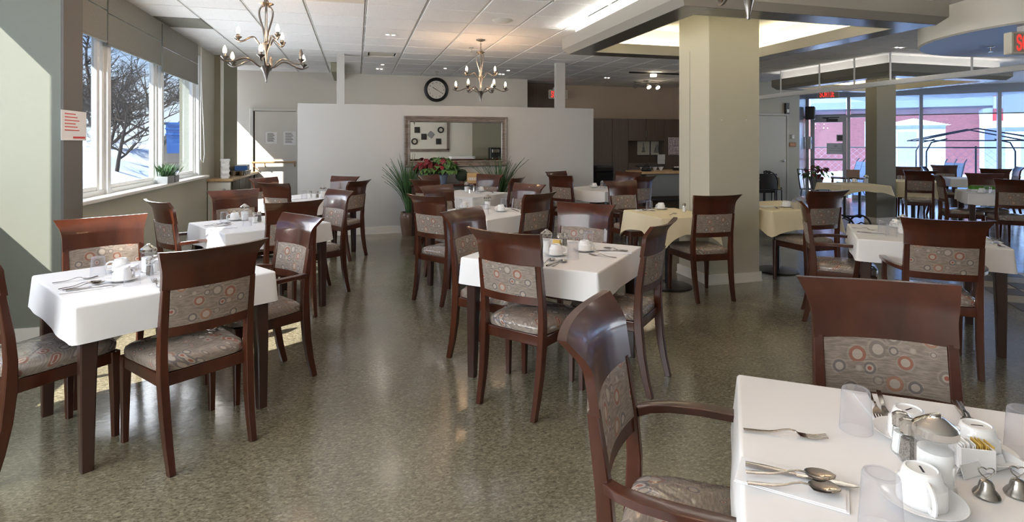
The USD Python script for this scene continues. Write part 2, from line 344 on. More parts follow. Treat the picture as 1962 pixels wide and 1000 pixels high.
M['brick'] = usdkit.material(stage, '/World/Looks/brick', {'tc': ('texture_coordinate', {}), 'sw': ('separate_xyz', {}), 'co': ('combine_xyz', {}),
    'bt': ('brick_texture', {'color1': (.235, .075, .085), 'color2': (.18, .06, .07), 'mortar': (.23, .14, .14), 'scale': 4.5, 'mortar_size': .010}), 'p': ('principled_bsdf', {'roughness': .9})},
    [('tc.object', 'sw.vector'), ('sw.x', 'co.x'), ('sw.z', 'co.y'), ('co.vector', 'bt.vector'), ('bt.color', 'p.base_color')], surface='p.BSDF')

# ------------------------------------------------------------------ the room
HC = 2.93
W0 = np.array([12.05, 12.68]); WD = np.array([.7055, -.7087]); WN = np.array([.7087, .7055])
def atW(u, v):
    r = (u - 981) / FPX; q = np.array([r * CA + SA, -r * SA + CA])
    A = np.array([q, -WD]).T; d, s = np.linalg.solve(A, W0)
    return s, EYE - (v - 275) / FPX * d
def wall_box(s0, s1, o0, o1, z0, z1):
    """box along the slanted window wall: s along it, o outwards"""
    m = bx(s0, s1, o0, o1, z0, z1); R = np.eye(4); R[:2, 0] = WD; R[:2, 1] = WN; R[:2, 3] = W0
    m.apply_transform(R); return m

struct('floor', poly([(-3.1, -2.2), (18.6, -2.2), (18.6, 6.3), (12.2, 12.75), (12.2, 13.2), (-3.1, 13.2)], -.15, 0), M['floor'])

# left side: alcove windows in front of the return wall, then the main window wall, then the pilaster and the niche by the door
struct('wall_left', cat_([bx(-3.0, -2.8, -2.2, 4.95, 0, 1.17), bx(-3.0, -2.8, -2.2, 4.95, 2.86, 3.1), bx(-3.0, -2.8, -2.2, 3.10, 1.17, 2.86)]), M['wall_paint'])
struct('mullion', bx(-2.96, -2.84, 4.42, 4.575, 1.17, 2.86), M['alu_white'])
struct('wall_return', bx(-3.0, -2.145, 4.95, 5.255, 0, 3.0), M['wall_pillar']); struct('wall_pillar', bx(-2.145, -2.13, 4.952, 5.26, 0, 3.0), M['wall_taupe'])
struct('baseboard_return', cat_([bx(-2.8, -2.118, 4.935, 4.95, 0, .11), bx(-2.13, -2.118, 4.95, 5.26, 0, .11)]), M['baseboard'])
struct('wall_left', cat_([bx(-2.5, -2.24, 5.255, 10.08, 0, 1.0), bx(-2.5, -2.24, 5.255, 9.30, 2.80, 3.0), bx(-2.5, -2.24, 9.30, 10.08, 1.0, 3.0)]), M['wall_paint'])
struct('baseboard_left', bx(-2.24, -2.226, 5.26, 10.08, 0, .11), M['baseboard'])
struct('wall_pilaster', bx(-2.75, -2.13, 10.08, 11.3, 0, 3.0), M['wall_olive'])
struct('trim_1', cb(-2.15, -2.105, 10.06, 10.10, 0, HC, .006), M['white_paint'])
struct('wall_niche', cat_([bx(-2.9, -2.75, 11.3, 12.0, 0, 1.0), bx(-2.9, -2.75, 11.3, 12.0, 2.62, 3.0)]), M['wall_cream'])
struct('wall_back', bx(-2.9, 3.72, 12.0, 12.15, 0, 3.0), M['wall_cream'])
struct('wall_kitchen', cat_([bx(3.6, 10.3, 12.95, 13.1, 0, 3.0), bx(8.0, 8.12, 11.0, 12.95, 0, 3.0)]), M['wall_tan'])
struct('wall_passage_shade', cat_([bx(3.72, 4.62, 12.70, 12.95, 0, 3.0), bx(3.70, 3.73, 12.15, 12.95, 0, 3.0)]), M['cabinet'])  # dark colour stands in for the gloom of the open passage
struct('wall_service', bx(8.0, 10.25, 11.0, 11.12, 0, 3.0), M['column_paint'])
_v = W0 - np.array([10.25, 11.0]); _n = np.array([-_v[1], _v[0]]) / np.linalg.norm(_v) * .1
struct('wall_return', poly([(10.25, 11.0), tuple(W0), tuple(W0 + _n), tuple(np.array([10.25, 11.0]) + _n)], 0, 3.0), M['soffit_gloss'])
struct('wall_right', cat_([bx(18.45, 18.6, -2.2, 6.3, 0, .5), bx(18.45, 18.6, -2.2, 6.3, 2.7, 3.0), bx(18.45, 18.6, -2.2, -.5, .5, 2.7)]), M['wall_paint'])
struct('wall_front', bx(-3.0, 18.6, -2.2, -2.0, 0, 3.0), M['wall_cream'])

# main windows on the left
def window_left(y0, y1, yc):
    w = thing(f'window_{window_left.n}', kind='structure'); window_left.n += 1
    X0, X1 = -2.345, -2.285
    part('window_frame', cat_([cb(X0, X1 + .03, y1 - .075, y1, 1.0, 2.8), cb(X0, X1, y0, y1, 1.0, 1.05), cb(X0, X1, y0, y1, 2.75, 2.8)]), M['alu_white'], w)
    part('casement_frame', cat_([cb(X0 + .01, X1, yc, yc + .045, 1.05, 2.75), cb(X0 + .01, X1 - .02, yc + .062, yc + .09, 1.05, 2.75), cb(X0 + .01, X1, yc + .110, yc + .15, 1.05, 2.75), cb(X0 + .01, X1 - .01, y0, yc, 1.05, 1.085), cb(X0 + .01, X1 - .01, y0, yc, 2.7, 2.75)]), M['white_paint'], w)
    part('pane', bx(-2.316, -2.312, y0, y1 - .07, 1.05, 2.75), M['pane_clear'], w)
window_left.n = 1
window_left(5.26, 6.14, 5.925); window_left(6.14, 7.655, 7.40); window_left(7.655, 9.30, 9.02)
struct('trim_2', cb(-2.285, -2.14, 5.265, 9.33, .97, 1.005, .006), M['baseboard'])
BL = [(5.275, 5.935, 2.42, 'roller blind with the window partly behind the pillar, nearest the camera'), (5.965, 7.43, 2.40, 'wide grey fabric blind over the middle left window'), (7.475, 8.98, 2.345, 'grey fabric blind over the far left window, beside the looped cord')]
for y0, y1, zb, lab in BL:
    t = thing('window_blind', lab, 'blind', (-2.215, (y0 + y1) / 2, zb)); h = (y1 - y0) / 2; top = HC - zb
    part('upper_fabric', cb(-.006, .004, -h, h, .29, top - .02, .002), M['blind'], t); part('lower_fabric', cb(-.010, .002, -h, h, .0, .284, .002), M['blind'], t)
    part('bottom_rail', cb(-.014, .008, -h, h, -.012, .012, .004), M['blind_rail'], t)
t = thing('blind_cord', 'white looped blind cord at the far end of the left windows', 'cord', (-2.2, 9.10, 1.2))
part('cord', tube([(0, 0, 1.7), (0, .02, 1.2), (.02, .05, .5), (.03, .06, .12), (.02, .03, 0), (0, -.02, .05), (0, -.03, .5), (0, 0, 1.7)], .006, 6), M['white_paint'], t)

# ------------------------------------------------------------------ ceiling: slab, bars and single panels
ceil = thing('ceiling', kind='structure')
part('slab', bx(-3.0, 18.6, -2.2, 13.3, 2.985, 3.12), M['ceiling_base'], ceil)
GX, GY, P = .096, 5.985, .611
RING = [(2.46, 5.25, 3.84, 6.48), (8.22, 10.98, 6.95, 9.57)]
DISC = (7.30, 4.0, 1.38)
xs = [GX + P * k for k in range(-4, 18)]; ys = [GY + P * k for k in range(-3, 12)]
def covered(x, y):
    return any(a + .32 < x < b - .32 and c + .32 < y < d - .32 for a, b, c, d in RING) or math.hypot(x - DISC[0], y - DISC[1]) < DISC[2] - .46
pm = cb(-P / 2 + .013, P / 2 - .013, -P / 2 + .013, P / 2 - .013, 0, .02, .005)
tone = [M['panel'], mat('panel_b', (.84, .84, .845), .9, col2=(.72, .72, .73), scale=90., detail=2., contrast=(.52, .68), bump=.2, bscale=160.)]
DIFF = [tuple(np.floor((at(360, 42, HC)[:2] - [GX, GY]) / P)), tuple(np.floor((at(625, 2, HC)[:2] - [GX, GY]) / P))]
VENT = tuple(np.floor((at(733, 104, HC)[:2] - [GX, GY]) / P))
rest = []
for i in range(-4, 17):
    for j in range(-3, 11):
        x, y = GX + P * (i + .5), GY + P * (j + .5)
        if x < -2.4 or covered(x, y) or y > 12.9 or x > 10.3: continue
        X, D = camxy((x, y))
        if D < 4.6 or abs(X / D) > .97: continue
        if (i, j) == VENT: continue
        key = DIFF.index((i, j)) if (i, j) in DIFF else -1
        part('ceiling_panel', T(pm, x, y, HC), M['blind'] if key == 0 else M['sign_case'] if key == 1 else tone[int(rng.random() < .3)], ceil, smooth=False)
bars = [bx(x - .008, x + .008, ys[0], ys[-1], HC + .009, HC + .03) for x in xs] + [bx(xs[0], xs[-1], y - .007, y + .007, HC + .010, HC + .03) for y in ys]
part('grid_bars', cat_(bars), M['grid_metal'], ceil, smooth=False)
part('plain_ceiling', cat_([bx(-3.0, 18.6, -2.2, ys[0] - .01, HC, 3.0), bx(xs[-1], 18.6, ys[0] - .01, 13.3, HC, 3.0), bx(-3.0, xs[0], ys[0] - .01, 13.3, HC, 3.0), bx(xs[0], xs[-1], ys[-1], 13.3, HC, 3.0)]), M['ceiling_plain'], ceil, smooth=False)
vx, vy = GX + P * (VENT[0] + .5), GY + P * (VENT[1] + .5)
t = thing('ceiling_vent', 'square ceiling air diffuser with recessed beige throat, above the partition', 'vent', (vx, vy, HC))
part('frame', cat_([cb(-.3, .3, -.3, -.22, 0, .025), cb(-.3, .3, .22, .3, 0, .025), cb(-.3, -.22, -.22, .22, 0, .025), cb(.22, .3, -.22, .22, 0, .025)]), M['grid_metal'], t)
part('throat', cb(-.2, .2, -.2, .2, .02, .05), M['sign_case'], t)

# fill lights added out of view on the right, shaped as ceiling panels
for x, y, lab in ((11.5, 3.0, 'far right beyond the photo'), (13.2, 6.5, 'over the tables by the right windows')):
    t = thing('fill_panel', 'added ceiling fill light ' + lab, 'ceiling light', (x, y, HC - .012))
    part('frame', cat_([cb(-.62, .62, -.31, -.29, 0, .012, .002), cb(-.62, .62, .29, .31, 0, .012, .002), cb(-.62, -.60, -.29, .29, 0, .012, .002), cb(.60, .62, -.29, .29, 0, .012, .002)]), M['grid_metal'], t)
    L = UsdLux.RectLight.Define(stage, str(t.GetPath()) + '/lamp'); L.CreateWidthAttr(1.2); L.CreateHeightAttr(.58); L.CreateIntensityAttr(FILL_PANEL); L.CreateColorAttr(Gf.Vec3f(1, .97, .92))
    UsdGeom.Xformable(L).AddTranslateOp().Set(Gf.Vec3d(0, 0, .004))

# recessed lamps, sprinklers, loudspeaker
def downlight(t, r=.085):
    part('trim_ring', lathe([(r * .75, .0), (r, -.004), (r + .02, 0), (r + .02, .006), (r * .75, .006)], 20), M['white_paint'], t)
    part('reflector', lathe([(0, .012), (r * .45, .010), (r * .76, .001)], 20), M['steel'], t)
    for q in (-.45, .45): part('lamp', T(lathe([(0, -.004), (r * .22, .0), (r * .22, .008), (0, .008)], 10), q * r, 0, 0), M['downlight_lit'], t)
DL = [(748, 67, 'recessed ceiling downlight above the left part of the partition, nearest of its row'), (727, 132, 'recessed ceiling downlight near the back wall, left of the clock'), (961, 142, 'recessed ceiling downlight right of the far chandelier, near the back wall'), (1163, 149, 'recessed ceiling downlight right of the partition\'s right post'), (1722, 91, 'recessed ceiling downlight between the big soffit and the round soffit')]
for u, v, lab in DL:
    p = at(u, v, HC); place('down', downlight, 'downlight', lab, 'ceiling light', (p[0], p[1], HC - .001))
def tiny(t):
    part('trim_ring', lathe([(.03, 0), (.05, -.004), (.06, 0), (.06, .006), (.03, .006)], 16), M['white_paint'], t); part('lamp', lathe([(0, -.002), (.03, .002), (0, .004)], 12), M['downlight_lit'], t)
for u, v, lab in ((733, 124, 'tiny round ceiling spot just in front of the downlight left of the clock'), (853, 131, 'tiny round ceiling spot above the wall clock'), (974, 135, 'tiny round ceiling spot right of the far chandelier')):
    p = at(u, v, HC); place('tiny', tiny, 'ceiling_spot', lab, 'ceiling light', (p[0], p[1], HC - .001))
def sprinkler(t):
    part('escutcheon', lathe([(0, -.002), (.035, -.002), (.04, .004)], 14), M['steel'], t); part('head', cat_([lathe([(0, -.05), (.008, -.05), (.008, 0)], 8), lathe([(0, -.056), (.022, -.056), (.022, -.053), (0, -.053)], 10)]), M['steel'], t)
for u, v, z, lab in ((903, 92, HC, 'sprinkler head in the ceiling left of the far chandelier\'s canopy'), (1898, 90, 2.6, 'sprinkler head under the round soffit beside the exit sign'), (837, 138, HC, 'sprinkler head in the ceiling above the wall clock')):
    p = at(u, v, z); place('spr', sprinkler, 'sprinkler_head', lab, 'sprinkler', (p[0], p[1], z - .003))
p = at(963, 39, HC)
t = thing('ceiling_loudspeaker', 'round white ceiling loudspeaker dome right of the far chandelier', 'loudspeaker', (p[0], p[1], HC - .001))
part('grille', lathe([(0, -.03), (.07, -.024), (.11, -.008), (.125, 0), (.125, .006), (0, .006)], 24), M['grid_metal'], t)

# ------------------------------------------------------------------ dropped soffits with cove light
def rectsweep(x0, x1, y0, y1, prof):
    L = []
    for sx, sy in ((-1, -1), (1, -1), (1, 1), (-1, 1)):
        L.append([((x0 + o) if sx < 0 else (x1 - o), (y0 + o) if sy < 0 else (y1 - o), z) for o, z in prof])
    L = np.array(L); k, n = 4, len(prof); v = L.reshape(-1, 3); f = []
    for i in range(4):
        for j in range(n):
            a0, a1, b0, b1 = i * n + j, i * n + (j + 1) % n, ((i + 1) % 4) * n + j, ((i + 1) % 4) * n + (j + 1) % n
            f += [(a0, b0, a1), (a1, b0, b1)]
    m = trimesh.Trimesh(v, f, process=False); m.fix_normals(); return m
def soffit(x0, x1, y0, y1, paint):
    t = thing('soffit', kind='structure')
    part('fascia', rectsweep(x0, x1, y0, y1, [(0, 2.78), (0, 2.645), (.065, 2.582), (.09, 2.60), (.03, 2.66), (.03, 2.78)]), paint, t, smooth=False)
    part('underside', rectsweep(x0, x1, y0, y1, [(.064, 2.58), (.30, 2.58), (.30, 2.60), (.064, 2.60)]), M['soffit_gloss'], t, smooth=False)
    part('inner_fascia', rectsweep(x0, x1, y0, y1, [(.285, 2.60), (.30, 2.58), (.315, 2.58), (.315, 2.70), (.285, 2.70)]), M['soffit_paint'], t, smooth=False)
    part('plinth', rectsweep(x0, x1, y0, y1, [(.125, 2.66), (.155, 2.60), (.155, HC + .02), (.125, HC + .02)]), M['white_paint'], t, smooth=False)
    part('recess_ceiling', bx(x0 + .155, x1 - .155, y0 + .155, y1 - .155, HC - .012, HC - .002), M['wall_cream'], t, smooth=False)
    for tag_, q in (('left', bx(x0 + .06, x0 + .09, y0 + .15, y1 - .15, 2.685, 2.70)), ('right', bx(x1 - .09, x1 - .06, y0 + .15, y1 - .15, 2.685, 2.70)), ('near', bx(x0 + .12, x1 - .12, y0 + .06, y0 + .09, 2.685, 2.70)), ('far', bx(x0 + .12, x1 - .12, y1 - .09, y1 - .06, 2.685, 2.70))):
        solo('uplight_strip', q, M['outer_cove'] if x0 < 5 else M['outer_cove_dim'], f'white uplight strip on the {tag_} edge of the ' + ('big soffit' if x0 < 5 else 'far soffit'), 'cove light', smooth=False)
    c = thing('cove_lamp', 'warm strip lamp hidden in the cove of the ' + ('big soffit round the near column' if x0 < 5 else 'far soffit round the dark column'), 'cove light', ((x0 + x1) / 2, (y0 + y1) / 2, 2.62))
    a, b = (x1 - x0) / 2 - .2, (y1 - y0) / 2 - .2
    for q in (bx(-a, a, -b - .02, -b + .02, 0, .03), bx(-a, a, b - .02, b + .02, 0, .03), bx(-a - .02, -a + .02, -b + .03, b - .03, 0, .03), bx(a - .02, a + .02, -b + .03, b - .03, 0, .03)):
        part('lamp_strip', q, M['cove_lamp'], c, smooth=False)
soffit(*RING[0], M['soffit_paint']); soffit(*RING[1], M['column_shaded'])  # far fascia takes the darkened copy for its shade
t = thing('soffit', kind='structure')
part('fascia', T(lathe([(DISC[2] - .02, 2.60), (DISC[2], 2.615), (DISC[2], HC), (0, HC)], 72), DISC[0], DISC[1], 0), M['wall_cream'], t, smooth=50)
part('underside', T(lathe([(0, 2.599), (DISC[2] - .021, 2.599), (DISC[2] - .02, 2.61), (0, 2.61)], 72), DISC[0], DISC[1], 0), M['alu'], t, smooth=False)
struct('trim_3', cb(-.44, -.30, 10.4, 11.9, 2.76, HC, .01), M['wall_olive'])

# columns
col = thing('column', kind='structure')
part('shaft', cb(3.55, 4.18, 5.045, 5.606, 0, HC, .006), M['column_paint'], col); part('plinth_board', cat_([bx(3.535, 4.195, 5.03, 5.621, 0, .105), bx(3.529, 4.201, 5.024, 5.627, 0, .018)]), M['baseboard'], col, smooth=False)
qs = atX(1322, 300, 3.55)
part('corner_seam', cat_([bx(3.548, 3.551, qs[1] - .0022, qs[1] + .0022, 1.62, 2.1), bx(3.548, 3.551, qs[1] - .0016, qs[1] + .0016, 1.05, 1.3), bx(3.548, 3.551, qs[1] - .001, qs[1] + .001, .2, 2.5)]), M['wall_taupe'], col, smooth=False)
for u in (1382, 1429):
    q = atY(u, 230, 5.045); part('screw_anchor', T(lathe([(0, 0), (.006, 0), (.006, .006), (0, .008)], 8), q[0], 5.045, q[2], rx=PI / 2), M['white_paint'], col)
col = thing('column', kind='structure')
part('shaft', cb(9.285, 9.75, 8.1, 8.34, 0, HC, .006), M['column_shaded'], col); part('plinth_board', bx(9.27, 9.765, 8.085, 8.355, 0, .10), M['baseboard'], col, smooth=False)

# partition with its two posts
part_y = 9.37
struct('wall_partition', cat_([bx(-.897, 4.165, part_y, part_y + .12, 0, 2.118), bx(-.307, -.187, part_y + .01, part_y + .11, 2.1, 2.98), bx(3.447, 3.615, part_y - .001, part_y + .11, 2.1, 2.98)]), M['partition_paint'])
struct('baseboard_partition', cat_([bx(-.897, 4.18, part_y - .014, part_y, 0, .115), bx(-.897, 4.18, part_y - .02, part_y, 0, .018)]), M['baseboard'])
struct('baseboard_back', bx(-2.7, 3.7, 11.986, 12.0, 0, .11), M['baseboard'])

# doors
d = thing('door_1', kind='structure', loc=(-1.565, 11.995, 0))
part('leaf', cb(-.375, .40, -.03, 0, .01, 2.12), M['door_paint'], d); part('door_frame', cat_([cb(-.46, -.40, -.05, 0, 0, 2.18), cb(.40, .45, -.05, 0, 0, 2.18), cb(-.40, .40, -.05, 0, 2.13, 2.18)]), M['door_paint'], d)
part('gap', bx(-.40, -.378, -.012, -.004, .0, 2.12), M['black'], d)
part('push_rail', cat_([cb(-.42, .40, -.11, -.075, 1.09, 1.125, .008)] + [tube([(x, -.09, 1.10), (x, -.085, 1.04), (x, -.03, 1.02)], .012, 6) for x in (-.39, -.18, .37)]), M['counter_wood'], d, 'brass-brown horizontal rail across the door')
for n, (u0, u1, v0, v1) in enumerate(((509, 531, 253, 275), (543, 567, 252, 278))):
    a, b = atY(u0, v0, 11.96), atY(u1, v1, 11.96)
    t = thing('paper_notice', ('white printed sheet taped on the back door, left of the two', 'pale lined sheet taped on the back door, right of the two')[n], 'notice', ((a[0] + b[0]) / 2, 11.962, (a[2] + b[2]) / 2)); w, h = abs(b[0] - a[0]) / 2, abs(a[2] - b[2]) / 2
    part('sheet', bx(-w, w, -.002, 0, -h, h), M['white_paper'], t)
    part('print', cat_([bx(-w * .7, w * (.3 + .4 * ((k * 7) % 3) / 3), -.0028, -.002, h * (.75 - .19 * k) - .006, h * (.75 - .19 * k) + .006) for k in range(8)]), M['blind'], t)
d = thing('door_2', kind='structure', loc=(9.42, 10.99, 0))
part('leaf', cb(-.42, .42, -.025, 0, .01, 2.13), M['door_grey'], d); part('door_frame', cat_([cb(-.48, -.43, -.035, 0, 0, 2.19), cb(.43, .48, -.035, 0, 0, 2.19), cb(-.43, .43, -.035, 0, 2.14, 2.19)]), M['door_grey'], d)
part('lever_handle', cat_([T(lathe([(0, 0), (.03, 0), (.03, .012), (.012, .02), (.012, .05), (0, .05)], 14), .33, -.025, 1.07, rx=PI / 2), tube([(.33, -.07, 1.07), (.25, -.072, 1.07), (.22, -.068, 1.065)], .011, 8)]), M['steel'], d)
struct('baseboard_service', bx(9.9, 10.25, 10.985, 11.0, 0, .11), M['baseboard'])
p = atY(1507, 208, 10.98); t = thing('fire_alarm', 'narrow black and white alarm strobe on the wall above the grey door\'s right corner', 'alarm', p)
part('housing', cb(-.05, .05, -.04, .015, -.13, .13), M['black'], t); part('lens', cb(-.03, .03, -.055, -.04, -.10, -.02), M['white_paint'], t)
p = atY(1519, 277, 10.98); t = thing('wall_plaque', 'small orange-brown wooden plaque on the wall right of the grey door', 'plaque', p)
part('board', cb(-.10, .10, -.012, .015, -.05, .05, .012), M['orange_wood'], t); part('rim', cat_([cb(-.085, .085, -.018, -.012, .03, .038, .002), cb(-.085, .085, -.018, -.012, -.038, -.03, .002)]), M['wood'], t)
p = atY(1519, 262, 10.98); t = thing('thermostat', 'small white thermostat on the wall above the wooden plaque', 'thermostat', p)
part('cover', cb(-.035, .035, -.02, .015, -.05, .05, .008), M['white_paint'], t); part('dial', cb(-.02, .02, -.026, -.02, .005, .03, .002), M['grid_metal'], t)
p = W0 - WD * 0 - np.array([.45, .42]); t = thing('wall_dispenser', 'white box on the dark side wall left of the glass door', 'dispenser', (11.72, 12.33, 1.5), math.atan2(_v[1], _v[0]))
part('case', cb(-.13, .13, -.12, -.0, -.17, .17, .02), M['white_paint'], t); part('label_plate', cb(-.08, .08, -.126, -.12, -.02, .08, .002), M['blue_box'], t)
t = thing('wall_loudspeaker', 'black loudspeaker high on the dark side wall left of the glass door', 'loudspeaker', (11.45, 12.08, 2.28), math.atan2(_v[1], _v[0]))
part('cabinet', cb(-.15, .15, -.22, -.0, -.17, .17, .012), M['black'], t); part('grille', cb(-.13, .13, -.228, -.22, -.15, .15, .003), M['dark_metal'], t)

# slanted window wall on the right
WH = 2.72
t = thing('wall_window', kind='structure')
part('head', wall_box(-.15, 9.2, -.02, .12, WH, 3.0), M['alu'], t, smooth=False); part('sill', cat_([wall_box(1.62, 9.2, -.02, .12, 0, .14), wall_box(1.08, 1.62, -.02, .12, 0, .10), wall_box(-.15, .06, -.03, .12, 0, WH)]), M['alu'], t, smooth=False)
ms = [atW(1626, 300)[0], atW(1671, 300)[0], atW(1765, 300)[0], atW(1915, 300)[0]]; ms += [ms[3] + (ms[3] - ms[2]) * k for k in (1, 2, 3)]
for s in ms: part('mullion', wall_box(s - .035, s + .035, -.03, .10, .1, WH), M['alu'], t, smooth=False)
TR = 2.21
part('transom', cat_([wall_box(.05, ms[1], -.03, .10, TR - .03, TR + .04)]), M['alu'], t, smooth=False)
edges = [.06] + ms + [9.2]
for a, b in zip(edges[1:-1], edges[2:]): part('pane', wall_box(a + .035, b - .035, .04, .046, .1, WH), M['pane_blue'], t, smooth=False)
part('pane', wall_box(.06, ms[0] - .035, .04, .046, TR + .04, WH), M['pane_blue'], t, smooth=False)
RW = np.eye(4); ANG = math.atan2(WD[1], WD[0])
d = thing('door_3', kind='structure', loc=(*(W0 + WD * (ms[0] + .06) / 2), 0), rz=ANG); hw = (ms[0] - .06) / 2 - .04
part('door_frame', cat_([bx(-hw, -hw + .10, .0, .05, .02, TR - .03), bx(hw - .10, hw, .0, .05, .02, TR - .03), bx(-hw + .1, hw - .1, .0, .05, .02, .25), bx(-hw + .1, hw - .1, .0, .05, TR - .15, TR - .03)]), M['alu'], d, smooth=False)
part('pane', bx(-hw + .1, hw - .1, .02, .026, .25, TR - .15), M['pane_blue'], d, smooth=False); part('push_bar', cb(-hw + .05, hw - .05, -.06, -.03, 1.02, 1.07), M['alu'], d)
part('door_closer', cat_([cb(-.05, .22, -.07, 0, TR - .14, TR - .06, .01), tube([(.0, -.04, TR - .05), (-.15, -.10, TR - .03), (.25, -.03, TR - .02)], .012, 6)]), M['dark_metal'], d)
t = thing('door_notice', 'white framed paper notice on the glass exit door', 'notice', (*(W0 + WD * ((ms[0] + .06) / 2 + .17)), 1.34), ANG)
part('sheet', bx(-.21, .21, .010, .014, -.15, .15), M['white_paper'], t); part('print', cat_([bx(-.12, .12, .008, .010, -.01, .01), bx(-.14, .14, .008, .010, -.07, -.05), lathe([(0, 0), (.04, 0), (.04, .002), (0, .002)], 12).apply_transform(trimesh.transformations.rotation_matrix(PI / 2, [1, 0, 0])).apply_translation((0, .010, .07)), ]), M['alu'], t)
t = thing('door_sticker', 'dark square sticker on the glass exit door above the notice', 'sticker', (*(W0 + WD * ((ms[0] + .06) / 2 + .28)), 1.63), ANG)
part('sheet', bx(-.09, .09, .010, .014, -.09, .09), M['alu'], t); part('symbol', cat_([bx(-.07, .07, .008, .010, -.07, .07)]), M['dark_metal'], t)
SB = 2.215
for n, (a, b, lab) in enumerate(((ms[1] + .04, ms[2] - .04, 'translucent grey roller shade just right of the dark column'), (ms[2] + .04, ms[3] - .04, 'translucent grey roller shade on the wide middle pane of the right windows'), (ms[3] + .04, ms[4] - .04, 'translucent grey roller shade at the right edge of the photo'), (.10, ms[0] - .06, 'translucent roller shade in the transom above the glass exit door'), (ms[0] + .05, ms[1] - .04, 'translucent roller shade on the narrow sidelight right of the glass exit door'))):
    t = thing('roller_shade', lab, 'roller shade', (*(W0 + WD * (a + b) / 2), SB if n < 3 else TR + .05), ANG); w = (b - a) / 2; hh = (WH - SB) if n < 3 else (WH - TR - .06)
    part('fabric', bx(-w, w, .012, .014, 0, hh), M['shade'], t, smooth=False); part('hem_bar', cb(-w, w, .004, .022, -.012, .012, .004), M['blind_rail'], t)

# exit signs
def exit_sign(name, lab, loc, rz, s='SORTIE', lit=True, sc=1.):
    t = thing(name, lab, 'exit sign', loc, rz)
    w, h, dd = .23 * sc, .105 * sc, .045 * sc
    part('case', cb(-w, w, -dd, dd, -h, h, .006), M['sign_case'], t)
    part('face_plate', cb(-w + .018 * sc, w - .018 * sc, -dd - .004, -dd + .002, -h + .018 * sc, h - .018 * sc, .001), M['sign_face'], t)
    m = meshkit.text_mesh(s, .145 * sc, .004, True); m.apply_scale((.31 * sc / (m.bounds[1, 0] - m.bounds[0, 0]), 1, 1)); m.apply_translation((-m.bounds[:, 0].mean() - .03 * sc, -.072 * sc, 0))
    part('lettering', T(T(m, rx=PI / 2), 0, -dd - .004, 0), M['exit_red'], t, 'red SORTIE letters', smooth=False)
    part('mount', cb(-.11 * sc, .11 * sc, -.04 * sc, .04 * sc, h, h + .062), M['white_paint'], t)
p = atd(1921, 82, 5.35)
exit_sign('exit_sign', 'beige box exit sign with red letters hung under the round soffit at the right edge', (p[0] + .23 * .93, p[1] - .23 * .36 - .03, 2.435), -math.radians(18), sc=1.0)
p = atd(1587, 180, 14.2)
exit_sign('exit_sign', 'red lettered exit sign high in front of the glass exit door', (p[0], p[1], p[2]), ANG, sc=1.05)
struct('trim_4', T(bx(-.012, .012, -.012, .012, p[2] + .11, HC), p[0], p[1], 0), M['alu'])
p = atY(1083, 183, 12.4)
exit_sign('exit_sign', 'small red exit sign half hidden behind the partition\'s right post', (p[0] - .19, 12.4, p[2] + .02), 0, sc=1.0)
struct('trim_5', T(bx(-.012, .012, -.012, .012, p[2] + .11, HC), p[0] - .19, 12.4, 0), M['alu'])

# suspended rail
t = thing('suspended_rail', 'long white rail hung on thin rods below the ceiling at the right', 'ceiling rail', (8.15, 0, 0))
part('rail', cb(-.035, .035, 2.2, 10.3, 2.405, 2.485, .008), M['white_paint'], t)
for u, v, top in ((1496, 180, HC), (1570, 175, HC), (1637, 160, HC), (1706, 155, HC), (1862, 140, HC)):
    q = atX(u, v, 8.15); part('rod', tube([(0, q[1], 2.47), (0, q[1], 2.60 if 3.0 < q[1] < 5.2 else top)], .014, 8), M['white_paint'], t)

# floor inlay of tan and dark tiles at the right
inl = thing('floor_inlay', kind='structure')
o = at(1925, 548, 0)
for i in range(-1, 5):
    for j in range(-3, 3):
        a = math.radians(-38); c = o[:2] + .31 * np.array([math.cos(a) * i - math.sin(a) * j, math.sin(a) * i + math.cos(a) * j]) + np.array([.2, -.1])
        part('tile', T(cb(-.15, .15, -.15, .15, 0, .0025, .001), c[0], c[1], 0, rz=a), M['inlay_tan'] if (i + j) % 2 else M['inlay_dark'], inl, smooth=False)

